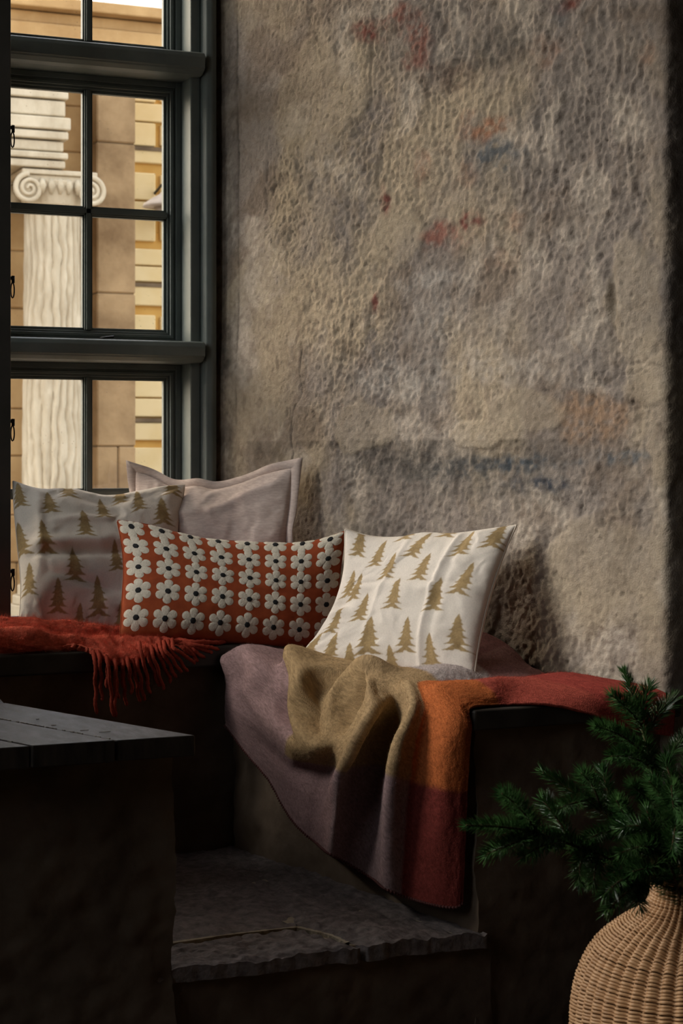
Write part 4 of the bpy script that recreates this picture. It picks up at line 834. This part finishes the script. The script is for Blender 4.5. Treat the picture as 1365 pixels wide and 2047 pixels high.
RED = np.array(srgb(206, 102, 80)); col = RED * (1 + 0.5 * fbm(U2 * 60, V2 * 40, 82, 4))[..., None] + np.array([.03, .012, .006]) * fbm(U2 * 20, V2 * 20, 83)[..., None]; col = np.clip(col, 0.01, 1)
M_moh = mat('mohair', (0.9, 0.9, 0.9), (1.12, 1.1, 1.08), scale=200, rough=1.0, spec=0.03, bump=0.9, bscale=260, bdist=0.003, tint=True, sheen=0.5)
th_ = mesh_np('throw', P - to, gridq(n_, m_), M_moh, None, True, col); th_.location = to
md = th_.modifiers.new('thick', 'SOLIDIFY'); md.thickness = 0.006; md.offset = -1
thing(th_, 'brick-red mohair throw with a long fringe folded on the window bench', 'throw')
fuzz('mohair_fuzz', P, Nn, col, 36000, 0.012, 0.00016, M_fib, th_, to, 1.0)
M_tas = mat('fringe_yarn', srgb(150, 62, 48), srgb(176, 78, 60), scale=150, rough=1.0, spec=0.03, bump=0.8, bscale=500, bdist=0.002, sheen=0.4)
def tassel(pts, r=0.0050):
    c = crom(np.array(pts), 34); L = len(c); s = random.random() * 9
    c = c + 0.0026 * np.stack([np.sin(np.arange(L) * .55 + s), np.cos(np.arange(L) * .4 + 2 * s), 0.4 * np.sin(np.arange(L) * .7 + s)], 1) * np.linspace(0, 1, L)[:, None]
    rad = r * (0.85 + 0.3 * np.sin(np.arange(L) * 1.9 + s) ** 2) * np.linspace(1.0, 0.85, L); rad[-1] *= 0.4
    q = MB(); q.tube(c - to, rad, 7); o = q.build('tassel', M_tas, th_, smooth=True)
    return c
allc = []
ends = [(188, 1318, 192, 1428), (197, 1318, 203, 1402), (208, 1322, 226, 1432), (216, 1320, 214, 1375), (224, 1325, 236, 1396), (231, 1326, 230, 1434), (238, 1328, 252, 1412), (246, 1328, 246, 1376), (252, 1326, 264, 1388), (258, 1324, 279, 1404), (266, 1322, 288, 1402), (270, 1300, 300, 1386), (277, 1318, 296, 1368), (284, 1312, 318, 1374), (292, 1308, 327, 1380), (299, 1305, 342, 1366), (306, 1300, 351, 1354), (312, 1298, 362, 1346), (318, 1296, 374, 1342), (322, 1294, 390, 1328)]
for k, (x0, y0, x1, y1) in enumerate(ends):
    Yf = 4.160 - 0.006 * (k % 3); x0 = x1 - 0.62 * (x1 - x0)
    allc.append(tassel([at(x0 - 4, y0 - 16, 4.188), at(x0, y0 + 2, Yf), at(x0 + 0.55 * (x1 - x0), (y0 + y1) / 2, Yf + 0.006), at(x1, y1, Yf + 0.012)]))
lie = [(300, 1272, 4.30, 372, 1276, 430, 1288), (305, 1276, 4.29, 380, 1282, 452, 1290), (308, 1280, 4.28, 375, 1290, 440, 1298), (312, 1283, 4.27, 372, 1294, 425, 1306), (315, 1286, 4.26, 365, 1298, 408, 1314), (318, 1288, 4.25, 360, 1300, 398, 1322), (296, 1270, 4.31, 360, 1272, 412, 1280),
       (310, 1278, 4.285, 388, 1286, 446, 1294), (306, 1274, 4.30, 366, 1279, 420, 1283), (314, 1284, 4.265, 380, 1294, 416, 1300), (300, 1270, 4.305, 350, 1274, 392, 1286), (318, 1290, 4.25, 352, 1296, 384, 1310), (305, 1279, 4.28, 352, 1288, 402, 1292), (316, 1287, 4.255, 372, 1300, 392, 1306), (309, 1281, 4.275, 396, 1290, 436, 1291), (299, 1273, 4.295, 342, 1280, 378, 1294)]
for k, (x0, y0, Y0, x1, y1, x2, y2) in enumerate(lie):
    a = at(x0, y0, Y0); b = atz(x1, y1, 0.812 + 0.003 * (k % 4)); b[1] = min(b[1], 4.27); b = at(x1, y1, max(b[1], 4.205)); c = at(x2, y2, 4.196 if y2 > 1296 else 4.215)
    if c[1] > 4.2: c[2] = max(c[2], .806)
    if b[1] > 4.2: b[2] = max(b[2], .808)
    allc.append(tassel([a, (a + b) / 2 + [0, 0, .004], b, c], 0.0054))
tp = np.array(allc); pn = np.zeros_like(tp); pn[..., 1] = -1; tc_ = np.broadcast_to(RED, tp.shape)
fuzz('fringe_fuzz', tp, pn, np.ascontiguousarray(tc_), 1, 0.005, 0.00015, M_fib, th_, to, 1.6) if False else None
# ------------------------------------------------------------------ wicker floor vase
vc = at(1384, 1800, 2.52); vx, vy = vc[0], vc[1]
va = thing(empty('wicker_vase', (vx, vy, 0)), 'round-bellied wicker floor vase with a braided rim, lower right', 'vase')
prof = crom(np.array([(0.120, 0.004), (0.160, 0.09), (0.184, 0.19), (0.1935, 0.29), (0.1935, 0.345), (0.184, 0.397), (0.160, 0.446), (0.122, 0.482), (0.088, 0.505), (0.069, 0.528), (0.064, 0.552), (0.066, 0.568)]), 400)
al = np.r_[0, np.cumsum(np.linalg.norm(np.diff(prof, axis=0), axis=1))]
pitch = 0.0056; nrow = int(al[-1] / pitch); NS = 46; seg = NS * 6; sides = 5
th = np.linspace(0, 2 * math.pi, seg, endpoint=False)
Vs = []; Fs = []; off = 0
base_q = np.array([[(i * sides + k), (i * sides + (k + 1) % sides), ((i + 1) % seg) * sides + (k + 1) % sides, ((i + 1) % seg) * sides + k] for i in range(seg) for k in range(sides)])
for r_ in range(nrow):
    s = (r_ + 0.5) * pitch; R = np.interp(s, al, prof[:, 0]); Z = np.interp(s, al, prof[:, 1])
    s2_ = min(s + .004, al[-1]); tr_ = np.array([np.interp(s2_, al, prof[:, 0]) - R, np.interp(s2_, al, prof[:, 1]) - Z]); tr_ /= np.linalg.norm(tr_) + 1e-9; nr2 = np.array([tr_[1], -tr_[0]])
    ph = (th * NS / (2 * math.pi)) % 1.0
    lobe = np.sin(np.pi * ph) ** 0.7 * (0.25 + 0.75 * (1 - ph)) * 1.4      # strands step under each next stake
    A = 0.0105 * (R / 0.19) ** 0.6
    wob = 0.0006 * math.sin(r_ * 1.7)
    rad = 0.00265 * (1 + 0.12 * math.sin(r_ * 2.3))
    cR = R + nr2[0] * (A * lobe) - 0.002; cZ = Z + nr2[1] * A * lobe + wob + 0.0012 * (ph - .5)
    a = np.linspace(0, 2 * math.pi, sides, endpoint=False)
    rr = cR[:, None] + rad * (np.cos(a)[None] * nr2[0] + np.sin(a)[None] * tr_[0]); zz = cZ[:, None] + rad * (np.cos(a)[None] * nr2[1] + np.sin(a)[None] * tr_[1])
    Vs.append(np.stack([rr * np.cos(th)[:, None], rr * np.sin(th)[:, None], zz], -1).reshape(-1, 3)); Fs.append(base_q + off); off += seg * sides
M_wick = mat('wicker', srgb(158, 120, 84), srgb(188, 150, 112), scale=40, rough=0.45, spec=0.45, bump=0.3, bscale=120, bdist=0.001)
wv = mesh_np('woven_body', np.vstack(Vs), np.vstack(Fs), M_wick, va); wv['kind'] = 'stuff'
inner = MB(); inner.tube([(0, 0, z) for z in prof[::12, 1]], prof[::12, 0] - 0.006, 46, cap=False); inner.build('inner_wall', mat('wicker_inside', srgb(92, 66, 44), srgb(110, 80, 54), rough=0.9), va, smooth=True)
sh = MB(); pp = prof[::16]; sh.tube(np.stack([pp[:, 0] - 0.003, 0 * pp[:, 0], pp[:, 1]], 1), 0.0026, 6); s0 = sh.build('stake', M_wick, va, smooth=True)
for k in range(1, NS):
    c = s0.copy(); COL.objects.link(c); c.parent = va; c.rotation_euler = (0, 0, 2 * math.pi * k / NS)
t = np.linspace(0, 2 * math.pi, 260)
for k in range(3):                     # braided rim
    q = MB(); a = t * 13 + 2 * math.pi * k / 3; q.tube(np.stack([(0.0685 + 0.0065 * np.cos(a)) * np.cos(t), (0.0685 + 0.0065 * np.cos(a)) * np.sin(t), 0.5745 + 0.0055 * np.sin(a)], 1), 0.0056, 8, cap=False)
    q.build('rim_strand', M_wick, va, smooth=True)
# ------------------------------------------------------------------ fir branches standing in the vase
M_stem = mat('fir_bark', srgb(70, 54, 38), srgb(96, 76, 54), scale=80, rough=0.9, bump=0.4, bscale=200)
M_need = mat('fir_needle', srgb(48, 84, 44), srgb(80, 116, 62), scale=30, rough=0.33, spec=0.6)
def needles(path, dens, L, taper=True):
    """needle blades around a polyline; returns vertices and triangles"""
    P = np.asarray(path); T = np.gradient(P, axis=0); T /= np.linalg.norm(T, axis=1)[:, None]; ln = np.linalg.norm(np.diff(P, axis=0), axis=1).sum(); n = int(ln * dens)
    s = rng.random(n) ** 0.92; i = np.clip((s * (len(P) - 1)).astype(int), 0, len(P) - 2); f = (s * (len(P) - 1) - i)[:, None]
    p = P[i] * (1 - f) + P[i + 1] * f; t = T[i]
    r = rng.normal(size=(n, 3)); r[:, 2] += 0.35; r -= t * np.sum(r * t, 1)[:, None]; r /= np.linalg.norm(r, axis=1)[:, None]
    fwd = 0.42 + 0.75 * sstep(0.75, 1.0, s)[:, None] + 0.25 * rng.random((n, 1)); d = r + t * fwd; d /= np.linalg.norm(d, axis=1)[:, None]
    l = L * (0.75 + 0.4 * rng.random((n, 1))) * (1 - 0.25 * sstep(0.85, 1.0, s)[:, None]); side = np.cross(d, r); side /= np.linalg.norm(side, axis=1)[:, None] + 1e-9
    w = 0.0010; up = np.cross(side, d); cur = t * 0.1 * l
    V = np.stack([p, p + d * l * .45 + side * w + cur * .3, p + d * l * .45 - side * w + cur * .3, p + d * l * .5 + up * w * .8 + cur * .3, p + d * l + cur], 1)
    k = np.arange(n)[:, None] * 5; F3 = np.vstack([k + [0, 1, 3], k + [0, 3, 2], k + [1, 4, 3], k + [3, 4, 2]])
    return V.reshape(-1, 3), F3
mouth = np.array([vx, vy, 0.50])
def fp(px, py, Y): return at(px, py, Y)
def fir(label, stem, twigs, start=0.28):
    """stem and twigs as measured points (px, py, y)"""
    S = [mouth + np.array([random.uniform(-.02, .02), random.uniform(-.02, .02), -0.06])] + [fp(*q) for q in stem]; path = crom(np.array(S), 60)
    root = empty('fir_branch', tuple(mouth)); thing(root, label, 'branch', 'fir branches in the wicker vase')
    m = MB(); m.tube(path - mouth, np.linspace(0.0042, 0.0014, 60), 7); m.build('stem', M_stem, root, smooth=True)
    Vn = []; Fn = []; o = 0
    v, f = needles(path[int(60 * start):], 3000, 0.0255); Vn.append(v); Fn.append(f + o); o += len(v)
    for tw in twigs:
        tp_ = [fp(*q) for q in tw]; k = np.argmin(np.linalg.norm(path - tp_[0], axis=1)); c = crom(np.array([path[k], *tp_[1:]]) if len(tp_) > 1 else np.array([path[k], tp_[0]]), 24)
        mid = len(c) // 2; c[:, 2] += 0.006 * np.sin(np.linspace(0, math.pi, 24))
        m = MB(); m.tube(c - mouth, np.linspace(0.0022, 0.0009, 24), 6); m.build('twig', M_stem, root, smooth=True)
        v, f = needles(c[1:], 3400, 0.0255); Vn.append(v); Fn.append(f + o); o += len(v)
    nd = mesh_np('needles', np.vstack(Vn) - mouth, np.vstack(Fn), M_need, root, smooth=False); nd['kind'] = 'stuff'
fir('fir branch reaching furthest left from the wicker vase', [(1300, 1745, 2.50), (1230, 1720, 2.50), (1130, 1685, 2.49), (1050, 1660, 2.48), (985, 1652, 2.47), (932, 1650, 2.46)],
    [[(1075, 1665, 2.48), (1040, 1625, 2.46), (1003, 1586, 2.44)], [(1085, 1668, 2.48), (1030, 1692, 2.46), (972, 1708, 2.45)], [(1150, 1690, 2.49), (1110, 1640, 2.50), (1085, 1600, 2.51)], [(1130, 1685, 2.49), (1080, 1700, 2.46), (1045, 1712, 2.45)], [(1180, 1703, 2.50), (1160, 1735, 2.47), (1158, 1765, 2.45)], [(1200, 1708, 2.5), (1190, 1745, 2.48), (1185, 1770, 2.47)]], 0.20)
fir('fir branch rising to the middle left from the wicker vase', [(1310, 1720, 2.52), (1262, 1670, 2.54), (1205, 1625, 2.56), (1140, 1580, 2.58), (1085, 1544, 2.60)],
    [[(1205, 1625, 2.56), (1185, 1580, 2.55), (1162, 1546, 2.54)], [(1235, 1648, 2.55), (1215, 1590, 2.56), (1203, 1538, 2.57)], [(1170, 1600, 2.57), (1140, 1615, 2.55), (1105, 1622, 2.54)], [(1262, 1670, 2.54), (1210, 1670, 2.52), (1170, 1680, 2.51)], [(1280, 1690, 2.53), (1250, 1640, 2.50), (1232, 1600, 2.48)]], 0.16)
fir('tallest upright fir branch in the wicker vase', [(1335, 1690, 2.56), (1318, 1600, 2.58), (1300, 1520, 2.60), (1276, 1430, 2.62), (1248, 1342, 2.64)],
    [[(1300, 1520, 2.60), (1245, 1480, 2.59), (1192, 1452, 2.58)], [(1305, 1540, 2.60), (1260, 1520, 2.57), (1222, 1512, 2.55)], [(1288, 1475, 2.61), (1320, 1430, 2.62), (1350, 1398, 2.63)], [(1310, 1565, 2.59), (1345, 1510, 2.59), (1380, 1470, 2.60)], [(1282, 1450, 2.61), (1250, 1420, 2.60), (1225, 1392, 2.60)], [(1278, 1440, 2.62), (1290, 1400, 2.63), (1298, 1372, 2.64)], [(1325, 1630, 2.57), (1290, 1600, 2.55), (1262, 1570, 2.54)]], 0.24)
fir('fir branch at the right picture edge in the wicker vase', [(1362, 1690, 2.52), (1368, 1620, 2.52), (1376, 1550, 2.52), (1390, 1480, 2.52)],
    [[(1365, 1640, 2.52), (1325, 1600, 2.50), (1298, 1562, 2.49)], [(1370, 1600, 2.52), (1340, 1560, 2.53), (1330, 1520, 2.54)], [(1362, 1670, 2.52), (1320, 1650, 2.49), (1280, 1650, 2.48)], [(1374, 1570, 2.52), (1410, 1530, 2.5), (1440, 1500, 2.5)], [(1364, 1650, 2.52), (1400, 1600, 2.48), (1420, 1560, 2.47)], [(1366, 1660, 2.52), (1345, 1610, 2.46), (1342, 1570, 2.44)], [(1362, 1690, 2.52), (1330, 1690, 2.46), (1300, 1700, 2.44)]], 0.22)
fir('short drooping fir branch hanging beside the vase neck', [(1318, 1752, 2.48), (1282, 1768, 2.45), (1245, 1790, 2.43), (1212, 1822, 2.42)],
    [[(1290, 1766, 2.45), (1245, 1765, 2.43), (1205, 1790, 2.42)], [(1282, 1770, 2.45), (1275, 1800, 2.43), (1280, 1815, 2.43)], [(1300, 1760, 2.46), (1262, 1740, 2.45), (1225, 1745, 2.44)]], 0.40)
fir('bushy fir branch filling the vase mouth', [(1335, 1720, 2.46), (1310, 1670, 2.45), (1292, 1620, 2.45)],
    [[(1330, 1710, 2.46), (1290, 1700, 2.44), (1240, 1705, 2.43)], [(1322, 1695, 2.46), (1360, 1660, 2.44), (1385, 1620, 2.44)], [(1318, 1685, 2.45), (1280, 1660, 2.46), (1240, 1655, 2.47)], [(1332, 1715, 2.46), (1370, 1710, 2.42), (1400, 1700, 2.40)], [(1335, 1722, 2.46), (1345, 1690, 2.40), (1350, 1650, 2.38)], [(1328, 1705, 2.46), (1300, 1740, 2.42), (1265, 1742, 2.41)]], 0.30)
